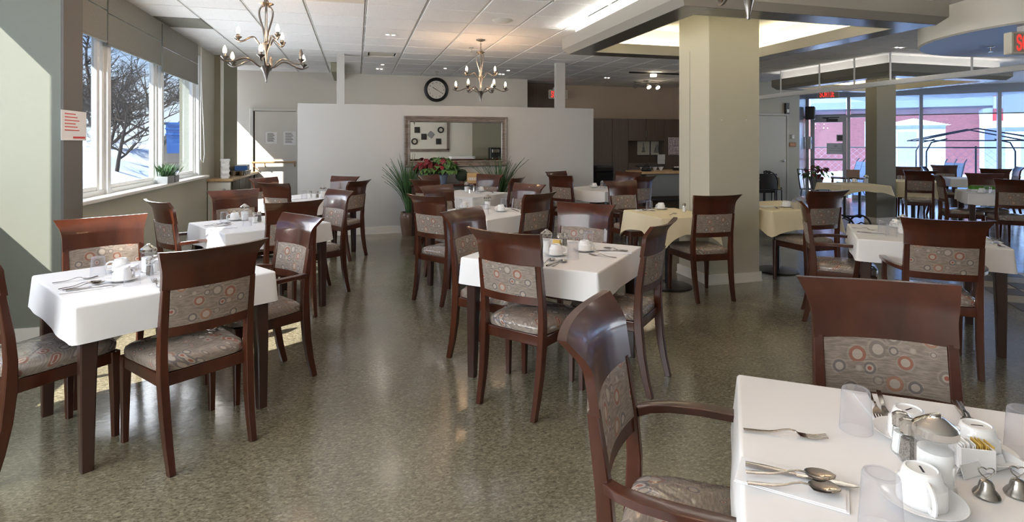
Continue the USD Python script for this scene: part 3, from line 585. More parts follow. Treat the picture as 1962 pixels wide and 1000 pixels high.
# ------------------------------------------------------------------ dining chairs
def crest_off(x, w=.215): return -.036 * (1 - (x / w) ** 2)
def chair_builder(arms):
    def build(t):
        S = [(-.288, 0), (-.258, .12), (-.235, .25), (-.221, .40), (-.218, .52), (-.226, .64), (-.243, .76), (-.252, .825)]
        for s in (-1, 1):
            p = [(s * (.185 + .012 * min(z / .45, 1)), y, z) for y, z in S]
            part('rear_leg', bar(p, [.030, .034, .037, .038, .036, .034, .032, .030], [.034, .040, .046, .050, .044, .038, .032, .028]), M['wood'], t)
            f = [(s * .208, .205, 0), (s * .207, .204, .2), (s * .205, .20, .43)]
            part('front_leg', bar(f, [.027, .034, .043], [.027, .034, .043]), M['wood'], t)
        us, vs = np.linspace(-1, 1, 17), np.linspace(0, 1, 9)
        F = []
        for v in vs:
            z = .818 + .182 * v; w = .212 + .003 * v + .034 * max(0, v - .35) ** 2 / .42
            y = -.232 - .028 * v - .045 * max(0, v - .60) ** 1.6 / .23
            F.append([(u * w, y + crest_off(u * w, w), z + (.006 * abs(u) ** 3 if v > .9 else 0)) for u in us])
        part('crest_rail', sheet(F, .024), M['wood'], t)
        F = []
        for v in np.linspace(0, 1, 7):
            z = .648 + .172 * v; y = -.206 - .026 * v
            row = []
            for u in us:
                e = max(abs(u), abs(2 * v - 1)); puff = .007 * (1 - e ** 6)
                row.append((u * .180, y + crest_off(u * .180) + puff, z))
            F.append(row)
        pf = np.array(F); m = sheet(F, .030)
        vv = m.vertices.copy(); N = pf.shape[0] * pf.shape[1]
        back = vv[N:2 * N].reshape(pf.shape)
        for i, v in enumerate(np.linspace(0, 1, 7)):
            for j, u in enumerate(us): back[i, j, 1] -= .007 * (1 - max(abs(u), abs(2 * v - 1)) ** 6)
        vv[N:2 * N] = back.reshape(-1, 3); m.vertices = vv
        part('back_panel', m, M['fabric_back'], t)
        F = [[(u * .186, -.205 - .004 * v + crest_off(u * .186), .604 + .046 * v) for u in us] for v in (0, .5, 1)]
        part('back_rail', sheet(F, .026), M['wood'], t)
        # seat frame
        part('seat_frame', cat_([bar([(-.19, -.205, .403), (.19, -.205, .403)], .026, .058, (0, 1, 0)), bar([(-.205, .205, .403), (0, .228, .403), (.205, .205, .403)], .026, .058, (0, 1, 0)),
                                 bar([(-.192, -.20, .403), (-.207, .20, .403)], .026, .058), bar([(.192, -.20, .403), (.207, .20, .403)], .026, .058)]), M['wood'], t)
        # cushion in clear plastic
        out = []
        n = 40
        for k in range(n):
            a = 2 * PI * k / n; c, s = math.cos(a), math.sin(a); q = .32
            x, y = math.copysign(abs(c) ** q, c), math.copysign(abs(s) ** q, s)
            w = .198 + .034 * (y + 1) / 2
            out.append((x * w, .005 + y * .222 + (.020 * (1 - x * x) if y > 0 else 0)))
        out = np.array(out); ce = np.array([0, .01])
        lv = [(.93, .430), (.99, .436), (1.0, .450), (1.0, .464), (.975, .477), (.90, .487), (.72, .496), (.45, .502), (.18, .505)]
        loops = [[(*(ce + (o - ce) * k), z + (0 if z < .47 else .0015 * math.sin(9 * o[0] * 11 + 5 * o[1] * 17))) for o in out] for k, z in lv]
        part('seat', loft(loops), M['fabric_seat'], t)
        if arms:
            for s in (-1, 1):
                a = [(s * .205, -.215, .655), (s * .232, -.18, .660), (s * .252, -.12, .664), (s * .262, -.03, .666), (s * .262, .08, .664), (s * .259, .145, .660)]
                ar = part('arm', bar(a, [.030, .036, .042, .046, .046, .040], [.028, .026, .024, .024, .024, .022], (1, 0, 0)), M['wood'], t)
                part('arm_post', bar([(s * .258, .085, .652), (s * .259, .085, .54), (s * .250, .075, .44), (s * .222, .06, .395)], [.030, .030, .032, .03], [.036, .036, .038, .034]), M['wood'], ar)
    return build
build_chair, build_armchair = chair_builder(False), chair_builder(True)
TD = {1: 'front left white table', 2: 'second left white table', 3: 'far left white table', 4: 'front middle white table', 5: 'second middle white table', 6: 'white table under the mirror', 7: 'white table by dark cabinets',
      8: 'beige table left of the column', 9: 'beige table right of the column', 10: 'second right white table', 11: 'nearest lower right white table', 12: 'beige table by the exit door', 13: 'far right white table with grass', 14: 'white table by right windows', 15: 'beige table behind the dark column'}
CH = [  # table, x, y, yaw, arms, where
    (1, -.819, 3.137, 36.8, 0, 'near right side'), (1, -.604, 3.746, 124.7, 1, 'far right side'), (1, -1.431, 3.915, 209.6, 0, 'far left side, in the sun'), (1, -1.47, 3.24, 319, 0, 'near left side, cut off'),
    (2, -.638, 5.191, 28, 0, 'near right side, seen from behind'), (2, -1.345, 5.427, 306, 1, 'near left side, in profile'), (2, -1.082, 5.991, 205, 0, 'far left side'), (2, -.419, 5.79, 122, 0, 'far right side, with glossy crest'),
    (3, -.779, 7.50, 322, 0, 'near left side'), (3, -1.003, 8.20, 232, 0, 'far left side'), (3, -.349, 8.211, 142, 0, 'far right side'), (3, -.218, 7.596, 57, 0, 'near right side'),
    (4, 1.015, 3.139, 309, 0, 'near left side'), (4, .951, 3.746, 224, 0, 'far left side'), (4, 1.531, 3.883, 134, 0, 'far right side'), (4, 1.583, 3.229, 43, 0, 'near right side, in profile'),
    (5, .865, 5.338, 306, 0, 'near left side'), (5, 1.045, 6.076, 213, 0, 'far left side'), (5, 1.706, 6.135, 120, 0, 'far right side'), (5, 1.54, 5.35, 34, 0, 'near right side'),
    (6, 1.08, 7.57, 316, 0, 'near left side'), (6, 1.263, 8.186, 226, 0, 'far left side'), (6, 1.755, 8.177, 131, 0, 'far right side'), (6, 1.947, 7.677, 52, 0, 'near right side'),
    (7, 3.42, 8.67, 206, 0, 'far left side'), (7, 3.21, 8.02, 300, 0, 'near left side'), (7, 4.16, 8.36, 120, 0, 'far right side'), (7, 3.97, 7.62, 26, 0, 'near right side'),
    (8, 3.24, 4.76, 357, 0, 'near side'), (8, 3.31, 6.20, 188, 1, 'far side'),
    (9, 4.61, 4.87, 0, 0, 'near side, seen from behind'),
    (10, 3.789, 2.888, 321, 1, 'near side, back to the camera'), (10, 3.93, 3.75, 228, 1, 'left side, in profile'),
    (11, .878, 1.257, 232.5, 1, 'left side, cut off'), (11, 1.57, 1.245, 149, 0, 'far side, facing the camera'),
    (15, 9.80, 7.72, 314, 0, 'near side'), (15, 10.72, 8.62, 137, 0, 'far side'),
    (13, 8.72, 5.55, 315, 0, 'near side, cut off'), (13, 8.80, 6.25, 228, 0, 'left side'), (13, 9.45, 6.32, 133, 0, 'far side'),
    (14, 11.72, 8.72, 226, 0, 'left side'), (14, 12.3, 9.02, 140, 0, 'far side'), (14, 11.95, 7.95, 318, 0, 'near side'), (14, 12.75, 8.3, 47, 0, 'right side')]
for tb, x, y, yaw, arms, wh in CH:
    if arms: place('arm', build_armchair, 'dining_armchair', f'ring-patterned wooden armchair at the {TD[tb]}, {wh}', 'chair', (x, y, 0), math.radians(yaw), 'ring-patterned dining chairs')
    else: place('chair', build_chair, 'dining_chair', f'ring-patterned wooden chair at the {TD[tb]}, {wh}', 'chair', (x, y, 0), math.radians(yaw), 'ring-patterned dining chairs')

# ------------------------------------------------------------------ tables and cloths
TT = .757
def build_table(t):
    part('tabletop', cb(-.45, .45, -.45, .45, TT - .032, TT, .004), M['wood'], t)
    part('apron', cat_([cb(-.40, .40, s * .39 - .012, s * .39 + .012, TT - .17, TT - .032, .002) for s in (-1, 1)] + [cb(s * .39 - .012, s * .39 + .012, -.38, .38, TT - .17, TT - .032, .002) for s in (-1, 1)]), M['wood_dark'], t)
    for sx in (-1, 1):
        for sy in (-1, 1):
            part('leg', bar([(sx * .40, sy * .40, 0), (sx * .398, sy * .398, .35), (sx * .392, sy * .392, TT - .032)], [.048, .060, .072], [.048, .060, .072]), M['wood_dark'], t)
def pedestal(hx, hy, hoops=False):
    def b(t):
        part('tabletop', cb(-hx, hx, -hy, hy, TT - .03, TT, .004), M['wood_dark'], t)
        if not hoops:
            part('pedestal', lathe([(0, .03), (.038, .03), (.036, .06), (.036, TT - .05), (.10, TT - .045), (.10, TT - .03)], 20), M['dark_metal'], t)
            part('base_disc', lathe([(0, 0), (.235, 0), (.24, .008), (.225, .016), (.06, .035), (0, .035)], 36), M['dark_metal'], t)
        else:
            part('post', cat_([tube([(s * .13, 0, TT - .03), (s * .13, 0, .16)], .025, 8) for s in (-1, 1)]), M['dark_metal'], t)
            for s in (-1, 1):
                a = np.linspace(0, PI, 15)
                part('hoop_foot', tube([(s * .13 + s * .03 * math.sin(q) , -.33 * math.cos(q), .015 + .19 * math.sin(q)) for q in a], .016, 8), M['dark_metal'], t)
            part('brace', cat_([tube([(-.13, y, .19), (.13, y, .19)], .012, 6) for y in (-.05, .05)] + [tube([(-.16, s * .30, .05), (0, s * .27, .12), (.16, s * .30, .05)], .012, 6) for s in (-1, 1)]), M['dark_metal'], t)
    return b
def cloth(hx, hy, drop, wave, seed, corner=0.0, flare=.016):
    """square cloth: flat top, rolled edge, hanging skirt with soft folds; corner adds length at the corners"""
    R = np.random.default_rng(seed); r, n = .011, 30
    base, nor, cw = [], [], []
    for (cx_, cy_), (dx, dy), L in (((-hx, -hy), (1, 0), hx), ((hx, -hy), (0, 1), hy), ((hx, hy), (-1, 0), hx), ((-hx, hy), (0, -1), hy)):
        nn = np.array([dy, -dx])
        for k in range(n):
            s = r + (2 * L - 2 * r) * k / (n - 1)
            base.append(np.array([cx_, cy_]) + np.array([dx, dy]) * s); nor.append(nn); cw.append(abs(k / (n - 1) * 2 - 1) ** 3)
        n2 = nn + np.array([dx, dy]); base.append(np.array([cx_, cy_]) + np.array([dx, dy]) * (2 * L - r * .30) - nn * r * .30); nor.append(n2 / 1.414); cw.append(1.25)
    base, nor, cw = np.array(base), np.array(nor), np.array(cw); N = len(base)
    ph = R.random(4) * 6.28; s = np.arange(N) / N * 2 * PI
    w = (np.sin(5 * s + ph[0]) * .5 + np.sin(9 * s + ph[1]) * .35 + np.sin(14 * s + ph[2]) * .25) * wave
    loops = []
    for k in np.linspace(.25, 1, 9):
        p = (base - nor * r) * k; z = TT + .005 + .0006 * np.sin(p[:, 0] * 17 + ph[0]) * np.cos(p[:, 1] * 13 + ph[1]); loops.append(np.c_[p, z])
    for a in (30, 60, 90):
        a = math.radians(a); loops.append(np.c_[base - nor * r + nor * r * math.sin(a), np.full(N, TT + .005 - r + r * math.cos(a))])
    L = drop + corner * cw + .35 * w
    for k in (.2, .4, .6, .8, 1.0):
        o = flare * k + w * k * (1 - .25 * cw)
        loops.append(np.c_[base + nor * o[:, None], TT + .005 - r - (L - r) * k])
    Lp = np.array(loops); K = len(Lp); v = Lp.reshape(-1, 3); f = []
    for i in range(K - 1):
        for j in range(N):
            a0, a1, b0, b1 = i * N + j, i * N + (j + 1) % N, (i + 1) * N + j, (i + 1) * N + (j + 1) % N
            f += [(a0, b0, b1), (a0, b1, a1)]
    v = np.vstack([v, [(0, 0, TT + .005)]]); f += [(K * N, j, (j + 1) % N) for j in range(N)]
    return trimesh.Trimesh(v, f, process=False)
TB = {1: (-1.07, 3.497, 34.1), 2: (-.846, 5.488, 30.5), 3: (-.60, 7.86, 52), 4: (1.277, 3.486, -43.9), 5: (1.30, 5.72, 34), 6: (1.52, 7.90, 42), 7: (3.72, 8.20, 30), 10: (4.282, 3.363, -42.6), 11: (1.235, .845, -37), 13: (9.17, 5.97, -45), 14: (12.28, 8.48, -45)}
WAVE = {1: .006, 2: .018, 3: .014, 4: .005, 5: .018, 6: .008, 7: .020, 10: .005, 11: .004, 13: .016, 14: .008}
for k, (x, y, a) in TB.items():
    place('table', build_table, 'dining_table', f'dark wooden square dining table, the {TD[k]}', 'table', (x, y, 0), math.radians(a), 'square dining tables under white cloths')
    c = thing('tablecloth', f'white tablecloth on the {TD[k]}', 'tablecloth', (x, y, 0), math.radians(a), 'white tablecloths')
    part('cloth', cloth(.457, .457, .165, WAVE[k], k, -.01 if k in (2, 5, 7) else 0), M['cloth'], c, smooth=60)
TBB = {8: (3.12, 5.12, 2, .31, .36, 0), 9: (4.71, 5.40, 0, .44, .44, 0), 12: (8.47, 7.87, -18, .40, .42, 1), 15: (10.38, 8.27, -45, .38, .38, 0)}
for k, (x, y, a, hx, hy, ho) in TBB.items():
    t = thing('pedestal_table' if not ho else 'hoop_base_table', f'{"double-hoop" if ho else "pedestal"} cafe table, the {TD[k]}', 'table', (x, y, 0), math.radians(a)); pedestal(hx, hy, ho)(t)
    c = thing('tablecloth', f'beige tablecloth on the {TD[k]}', 'tablecloth', (x, y, 0), math.radians(a), 'beige tablecloths')
    part('cloth', cloth(hx + .012, hy + .012, {8: .17, 9: .20, 12: .10, 15: .28}[k], {8: .022, 9: .022, 12: .03, 15: .03}[k], k, .10 if k == 8 else .06, .05), M['cloth_beige'], c, smooth=60)

# ------------------------------------------------------------------ table ware
ZT = TT + .0062
def b_glass(t):      # tumbler standing upside down
    part('body', lathe([(.0355, .0), (.037, .0), (.0372, .002), (.0315, .098), (.028, .101), (0, .101)], 28), M['tumbler'], t)
    part('foot', lathe([(.029, .0995), (.030, .1015), (.027, .1035), (.022, .1022)], 28), M['tumbler'], t)
def b_cup(t):        # cup upside down
    part('body', lathe([(.0405, 0), (.043, 0), (.0435, .003), (.0425, .036), (.0415, .040), (.036, .046), (.0335, .058), (.031, .064), (.027, .066), (.025, .063), (0, .063)], 28), M['china'], t)
    part('handle', tube([(.041, 0, .008), (.056, 0, .008), (.066, 0, .013), (.070, 0, .024), (.069, 0, .036), (.063, 0, .045), (.052, 0, .050), (.035, 0, .051)], [.006, .0055, .005, .005, .005, .005, .0055, .006], 8), M['china'], t)
    part('stamp', cb(-.012, .012, -.002, .002, .0630, .0634, .0001), M['ink'], t)
def b_saucer(t):
    part('dish', lathe([(0, 0), (.038, 0), (.045, .003), (.074, .014), (.0755, .016), (.073, .0165), (.045, .007), (0, .005)], 36), M['china'], t); part('well_rim', lathe([(.026, .0052), (.028, .0068), (.030, .0056)], 30), M['china'], t)
def b_sugar(t):
    part('jar', lathe([(0, 0), (.036, 0), (.039, .004), (.037, .010), (.035, .018), (.0355, .10), (.037, .112), (.036, .118)], 16), M['glass_clear'], t, smooth=False)
    part('sugar', lathe([(0, .006), (.031, .006), (.032, .02), (.032, .082), (.0, .088)], 18), M['sugar'], t)
    li = part('lid', lathe([(.0385, .112), (.0405, .114), (.0405, .128), (.038, .131), (.036, .133), (.018, .146), (.011, .149), (.010, .152), (0, .153)], 28), M['steel'], t)
    part('flap', cb(-.009, .011, -.006, .006, .151, .155, .002), M['steel'], li)
def b_shaker(fill):
    def b(t):
        part('bottle', lathe([(0, 0), (.019, 0), (.0215, .004), (.0215, .012), (.0165, .058), (.0150, .066)], 8), M['glass_clear'], t, smooth=False)
        part('contents', lathe([(0, .004), (.0175, .004), (.0185, .012), (.0150, .050), (0, .052)], 8), M[fill], t, smooth=False)
        part('cap', lathe([(.0160, .062), (.0185, .064), (.0175, .068), (.0185, .071), (.0178, .078), (.019, .081), (.0185, .088), (.012, .094), (0, .095)], 18), M['steel'], t)
    return b
def spoonish(kind):
    def b(t):
        n = 11; F = []
        L = .185
        hs = np.linspace(0, .12, 9)
        z = lambda s: .003 + .011 * math.exp(-((s - .105) / .03) ** 2) + .002
        part('handle', bar([(s, 0, z(s)) for s in hs], [.011, .0115, .010, .0085, .0075, .006, .0052, .005, .0055], [.0024] * 9, (0, 1, 0)), M['cutlery_steel'], t)
        if kind == 'spoon':
            v = []
            for i, a in enumerate(np.linspace(0, 1, n)):
                w = .0205 * math.sqrt(max(1 - (2 * a - 1) ** 2, 0)) * (1.08 - .25 * (a - .5)); x = .117 + .064 * a
                v.append([(x, q * max(w, .0004), .0035 + .0085 * ((2 * a - 1) ** 2 * .9 + q * q * (1 - (2 * a - 1) ** 2)) + (.004 if a < .1 else 0)) for q in np.linspace(-1, 1, 9)])
            f = np.array(v); g = f.copy(); g[..., 2] += .0013
            m = sheet(f[..., [0, 2, 1]], 0.0013); m.vertices = m.vertices[:, [0, 2, 1]]; m.fix_normals()
            part('bowl', m, M['cutlery_steel'], t)
        else:
            part('head', cat_([bar([(.118, 0, z(.118)), (.128, 0, .006), (.145, 0, .0035)], [.006, .020, .024], [.0022] * 3, (0, 1, 0))] + [bar([(.144, y, .0035), (.165, y * 1.05, .004), (.190, y * 1.05, .009)], [.0040, .0034, .002], [.002] * 3, (0, 1, 0)) for y in (-.0095, -.0032, .0032, .0095)]), M['cutlery_steel'], t)
    return b
def b_knife(t):
    part('handle', bar([(0, 0, .005), (.04, 0, .005), (.085, 0, .0045), (.10, 0, .004)], [.011, .0125, .010, .008], [.007, .008, .006, .004], (0, 1, 0)), M['cutlery_steel'], t)
    part('blade', bar([(.10, 0, .003), (.13, .001, .003), (.18, .001, .003), (.205, .002, .003), (.217, .0045, .003)], [.010, .0165, .018, .014, .003], [.0022, .0018, .0015, .0013, .001], (0, 1, 0)), M['cutlery_steel'], t)
def b_napkin(t):
    part('lower_fold', bx(-.105, .105, -.052, .052, .0004, .0024), M['napkin'], t, smooth=False); part('upper_fold', T(bx(-.103, .099, -.049, .050, .0026, .0044), rz=.012), M['napkin'], t)
KIND = {'glass': (b_glass, 'water_glass', 'clear upturned tumbler', 'glass', 'upturned tumblers'), 'cup': (b_cup, 'coffee_cup', 'white coffee cup turned upside down', 'cup', 'upturned white cups'), 'saucer': (b_saucer, 'saucer', 'white saucer under a cup', 'saucer', 'white saucers'),
        'sugar': (b_sugar, 'sugar_pourer', 'glass sugar pourer with steel lid', 'sugar pourer', 'sugar pourers'), 'salt': (b_shaker('sugar'), 'salt_shaker', 'glass salt shaker with steel cap', 'salt shaker', 'salt shakers'), 'pepper': (b_shaker('pepper'), 'pepper_shaker', 'glass pepper shaker with steel cap', 'pepper shaker', 'pepper shakers'),
        'spoon': (spoonish('spoon'), 'spoon', 'steel spoon', 'spoon', 'cutlery'), 'fork': (spoonish('fork'), 'fork', 'steel fork', 'fork', 'cutlery'), 'knife': (b_knife, 'knife', 'steel table knife', 'knife', 'cutlery'), 'napkin': (b_napkin, 'napkin', 'folded white paper napkin', 'napkin', 'paper napkins')}
WARE = {}
def lay(tb, kind, u, v, ang=0, end=None, dz=0, cupon=False):
    """remember a piece of table ware standing at the table point seen at (u, v)"""
    p = at(u, v, ZT)
    if end is not None:
        q = at(*end, ZT); ang = math.degrees(math.atan2(q[1] - p[1], q[0] - p[0]))
    WARE.setdefault((tb, kind), []).append((u, v, p[0], p[1], ZT + dz, math.radians(ang)))
    if cupon:
        WARE[(tb, kind)][-1] = (u, v, p[0], p[1], ZT + .0058, math.radians(ang)); WARE.setdefault((tb, 'saucer'), []).append((u, v, p[0], p[1], ZT, 0))
def table_set(tb, cups=(), glasses=(), sugar=None, salt=None, pepper=None, forks=(), knives=(), spoons=(), napkins=()):
    for c in cups: lay(tb, 'cup', c[0], c[1], c[2] if len(c) > 2 else 0, cupon=True)
    for g in glasses: lay(tb, 'glass', *g)
    for k, q in (('sugar', sugar), ('salt', salt), ('pepper', pepper)):
        if q: lay(tb, k, *q)
    for k, L, dz in (('fork', forks, 0), ('knife', knives, .0), ('spoon', spoons, 0)):
        for a in L: lay(tb, k, a[0], a[1], end=(a[2], a[3]), dz=a[4] if len(a) > 4 else dz)
    for a in napkins: lay(tb, 'napkin', *a)
table_set(1, cups=[(232, 519, 200), (234, 538, 60)], glasses=[(188, 528), (253, 545), (303, 533)], sugar=(284, 520), pepper=(287, 527), salt=(298, 521), forks=[(100, 544, 172, 534), (303, 551, 296, 539)], knives=[(126, 561, 215, 548, .006)], spoons=[(112, 558, 206, 541, .006), (120, 560, 192, 546, .006)], napkins=[(165, 553, 24)])
table_set(2, cups=[(450, 422, 200)], glasses=[(430, 428), (474, 433)], sugar=(469, 422), salt=(488, 427), pepper=(497, 425), knives=[(410, 437, 450, 429)], spoons=[(404, 433, 436, 429)], forks=[(392, 434, 430, 428)], napkins=[(425, 437, 20)])
table_set(3, glasses=[(583, 381)], salt=(595, 379), pepper=(608, 379), sugar=(619, 378), napkins=[(570, 381, 40)])
table_set(4, cups=[(1065, 489, -20), (1120, 481, 10)], glasses=[(1098, 496), (1127, 471)], sugar=(1047, 484), salt=(1072, 472), pepper=(1082, 471), forks=[(1181, 495, 1125, 488)], spoons=[(1036, 508, 1075, 492), (1054, 514, 1090, 499), (1200, 485, 1158, 478, .005)], knives=[(1044, 512, 1080, 497), (1203, 483, 1150, 482, .005)], napkins=[(1186, 483, -30)])
table_set(5, cups=[(960, 405, 190), (888, 399, 10)], glasses=[(880, 400), (930, 411), (970, 397)], sugar=(934, 400), knives=[(980, 401, 996, 406)], spoons=[(985, 399, 1000, 403)], forks=[(852, 403, 872, 402)], napkins=[(857, 406, 35)])
table_set(6, cups=[(927, 366, 190)], glasses=[(916, 371), (904, 366)], sugar=(894, 368), salt=(900, 371), pepper=(908, 368), knives=[(945, 366, 955, 369)], forks=[(940, 368, 948, 371)], napkins=[(953, 369, -40)])
table_set(7, cups=[(1139, 359, 170)], glasses=[(1154, 360), (1163, 361)], salt=(1168, 357), pepper=(1171, 355), napkins=[(1146, 363, 30)])
table_set(8, cups=[(1262, 400, 190)], glasses=[(1244, 403)], salt=(1311, 406), knives=[(1218, 398, 1236, 401)], forks=[(1283, 413, 1300, 408)], spoons=[(1214, 400, 1230, 403)], napkins=[(1222, 400, 5)])
table_set(9, cups=[(1506, 397, 10)], glasses=[(1524, 400)], forks=[(1484, 397, 1496, 404)], knives=[(1512, 396, 1522, 401)], napkins=[(1470, 396, 5)])
table_set(10, cups=[(1718, 436, 180)], glasses=[(1692, 447), (1708, 453)], sugar=(1730, 448), salt=(1738, 455), knives=[(1642, 446, 1668, 448, .005), (1893, 459, 1918, 470, .005)], forks=[(1632, 437, 1668, 441), (1897, 466, 1926, 476)], spoons=[(1894, 456, 1920, 464, .005)], napkins=[(1663, 447, -20), (1907, 463, -40)])
table_set(12, cups=[(1637, 350, 0)], glasses=[(1623, 351), (1651, 351)], sugar=(1662, 351), napkins=[(1606, 353, 0)])
table_set(13, cups=[(1884, 371, 0)], glasses=[(1892, 371)], salt=(1900, 372), napkins=[(1870, 370, -40)])
table_set(14, cups=[(1879, 343, 0), (1897, 343, 90)], glasses=[(1888, 342), (1866, 343)], napkins=[(1858, 344, -40)])
table_set(15, cups=[(1782, 346, 0)], glasses=[(1724, 346)], napkins=[(1758, 347, -40)])
table_set(11, cups=[(1741, 838, 190), (1872, 872, 150), (1766, 965, 235)], glasses=[(1640, 823), (1688, 1012), (1962, 868)], sugar=(1792, 935), salt=(1727, 868), pepper=(1741, 882),
          forks=[(1424, 826, 1582, 842), (1664, 753, 1684, 800)], knives=[(1424, 897, 1618, 937, .006), (1683, 757, 1700, 808, .006), (1822, 768, 1842, 800, .006)], spoons=[(1424, 915, 1588, 927, .009), (1432, 935, 1590, 950, .006), (1830, 768, 1850, 806, .006)], napkins=[(1512, 926, -46), (1700, 790, 60)])
ORD = {1: [''], 2: ['left one', 'right one'], 3: ['leftmost', 'middle one', 'rightmost'], 4: ['leftmost', 'second from left', 'third from left', 'rightmost']}
MARG = {'glass': .05, 'cup': .082, 'saucer': .082, 'sugar': .045, 'salt': .03, 'pepper': .03, 'napkin': .10, 'spoon': .012, 'fork': .012, 'knife': .012}
for (tb, kind), L in WARE.items():
    tx, ty, ta, hx_, hy_ = (*TB[tb], .457, .457) if tb in TB else TBB[tb][:5]
    ca_, sa_ = math.cos(math.radians(ta)), math.sin(math.radians(ta))
    for n_, q in enumerate(L):                       # keep every piece wholly on its table
        lx, ly = (q[2] - tx) * ca_ + (q[3] - ty) * sa_, -(q[2] - tx) * sa_ + (q[3] - ty) * ca_
        if kind in ('spoon', 'fork', 'knife'):           # its far end too
            ex, ey = lx + .2 * math.cos(q[5] - math.radians(ta)), ly + .2 * math.sin(q[5] - math.radians(ta))
            lx -= max(0, ex - hx_ + .01) + min(0, ex + hx_ - .01); ly -= max(0, ey - hy_ + .01) + min(0, ey + hy_ - .01)
        lx, ly = np.clip(lx, -hx_ + MARG[kind], hx_ - MARG[kind]), np.clip(ly, -hy_ + MARG[kind], hy_ - MARG[kind])
        L[n_] = (q[0], q[1], tx + lx * ca_ - ly * sa_, ty + lx * sa_ + ly * ca_, q[4], q[5])
    b, name, lab, cat, grp = KIND[kind]
    L.sort(key=lambda q: q[0]); o = ORD[len(L)]
    for q, w in zip(L, o):
        place('w_' + kind, b, name, f'{lab} on the {TD[tb]}' + (f', {w}' if w else ''), cat, (q[2], q[3], q[4]), q[5], grp)

# caddy, paper strips and little bell card holders on the nearest table
p = at(1862, 893, ZT)
t = thing('packet_caddy', 'white square china caddy full of sugar packets on the nearest table', 'caddy', tuple(p), math.radians(-28))
part('box', cat_([cb(-.034, .034, -.025, -.021, 0, .05, .0015), cb(-.034, .034, .021, .025, 0, .05, .0015), cb(-.034, -.030, -.021, .021, 0, .05, .0015), cb(.030, .034, -.021, .021, 0, .05, .0015), bx(-.03, .03, -.021, .021, 0, .006)]), M['china'], t)
for k in range(14):
    x = -.027 + .0042 * k; part('packet', T(cb(-.0009, .0009, -.018, .018, .008, .054 + .004 * ((k * 5) % 4) / 3, .0003), x, 0, 0, ry=.12 * math.sin(k * 2.1), rz=.08 * math.sin(k)), M['gold_paper'] if k >= 7 else M['white_paper'], t)
for n, (a, b) in enumerate((((1840, 915), (1922, 893)), ((1897, 868), (1968, 912)))):
    p, q = at(*a, ZT), at(*b, ZT); L = np.linalg.norm(q - p) / 2
    t = thing('paper_strip', ('folded white paper strip in front of the packet caddy', 'folded white paper strip right of the packet caddy, running to the edge')[n], 'paper strip', tuple((p + q) / 2), math.atan2(q[1] - p[1], q[0] - p[0]))
    part('front_flap', T(bx(-L, L, -.0006, .0006, 0, .028), 0, -.008, 0, rx=-.35), M['white_paper'], t); part('rear_flap', T(bx(-L, L, -.0006, .0006, 0, .028), 0, .010, 0, rx=.35), M['white_paper'], t)
def b_bell(t):
    part('bell', lathe([(.0, .002), (.020, .002), (.0225, 0), (.0235, .003), (.020, .009), (.0145, .015), (.012, .026), (.0095, .031), (.004, .033), (0, .033)], 28), M['steel_dark'], t)
    a = np.linspace(0, 2 * PI, 25); part('heart_wire', tube([(.014 * math.sin(q) ** 3, 0, .048 + .0125 * (13 * math.cos(q) - 5 * math.cos(2 * q) - 2 * math.cos(3 * q)) / 15) for q in a], .0013, 6), M['steel_dark'], t)
for (u, v), w in (((1890, 950), 'left one'), ((1950, 948), 'right one, cut by the edge')):
    place('bell', b_bell, 'bell_holder', f'small silver bell with heart wire on nearest table, {w}', 'bell', tuple(at(u, v, ZT)), math.radians(-30))
p = at(1072, 474, ZT)
t = thing('packet_holder', 'small steel holder with yellow sweetener packets on the middle foreground table', 'caddy', (p[0] - .02, p[1] + .0, p[2]), math.radians(-40))
part('rack', cat_([cb(-.03, .03, -.018, -.016, 0, .03, .0005), cb(-.03, .03, .016, .018, 0, .03, .0005), cb(-.03, .03, -.018, .018, 0, .002, .0005)]), M['steel'], t)
for k in range(6): part('packet', cb(-.025, .025, -.013 + .005 * k, -.0115 + .005 * k, .003, .052, .0004), M['gold_paper'], t)
p = at(1880, 366, ZT)
t = thing('plant_tray', 'white tray of bright green grass on the far right white table', 'plant tray', tuple(p), math.radians(-30))
part('tray', cb(-.16, .16, -.07, .07, 0, .03, .004), M['china'], t)
gb = [trimesh.Trimesh([(x - .004, y, .03), (x + .004, y, .03), (x + rng.normal(0, .012), y + rng.normal(0, .012), .06 + .03 * rng.random())], [(0, 1, 2)], process=False) for x, y in zip(rng.uniform(-.15, .15, 500), rng.uniform(-.06, .06, 500))]
part('grass', cat_(gb), M['green_grass'], t, smooth=False, kind='stuff')

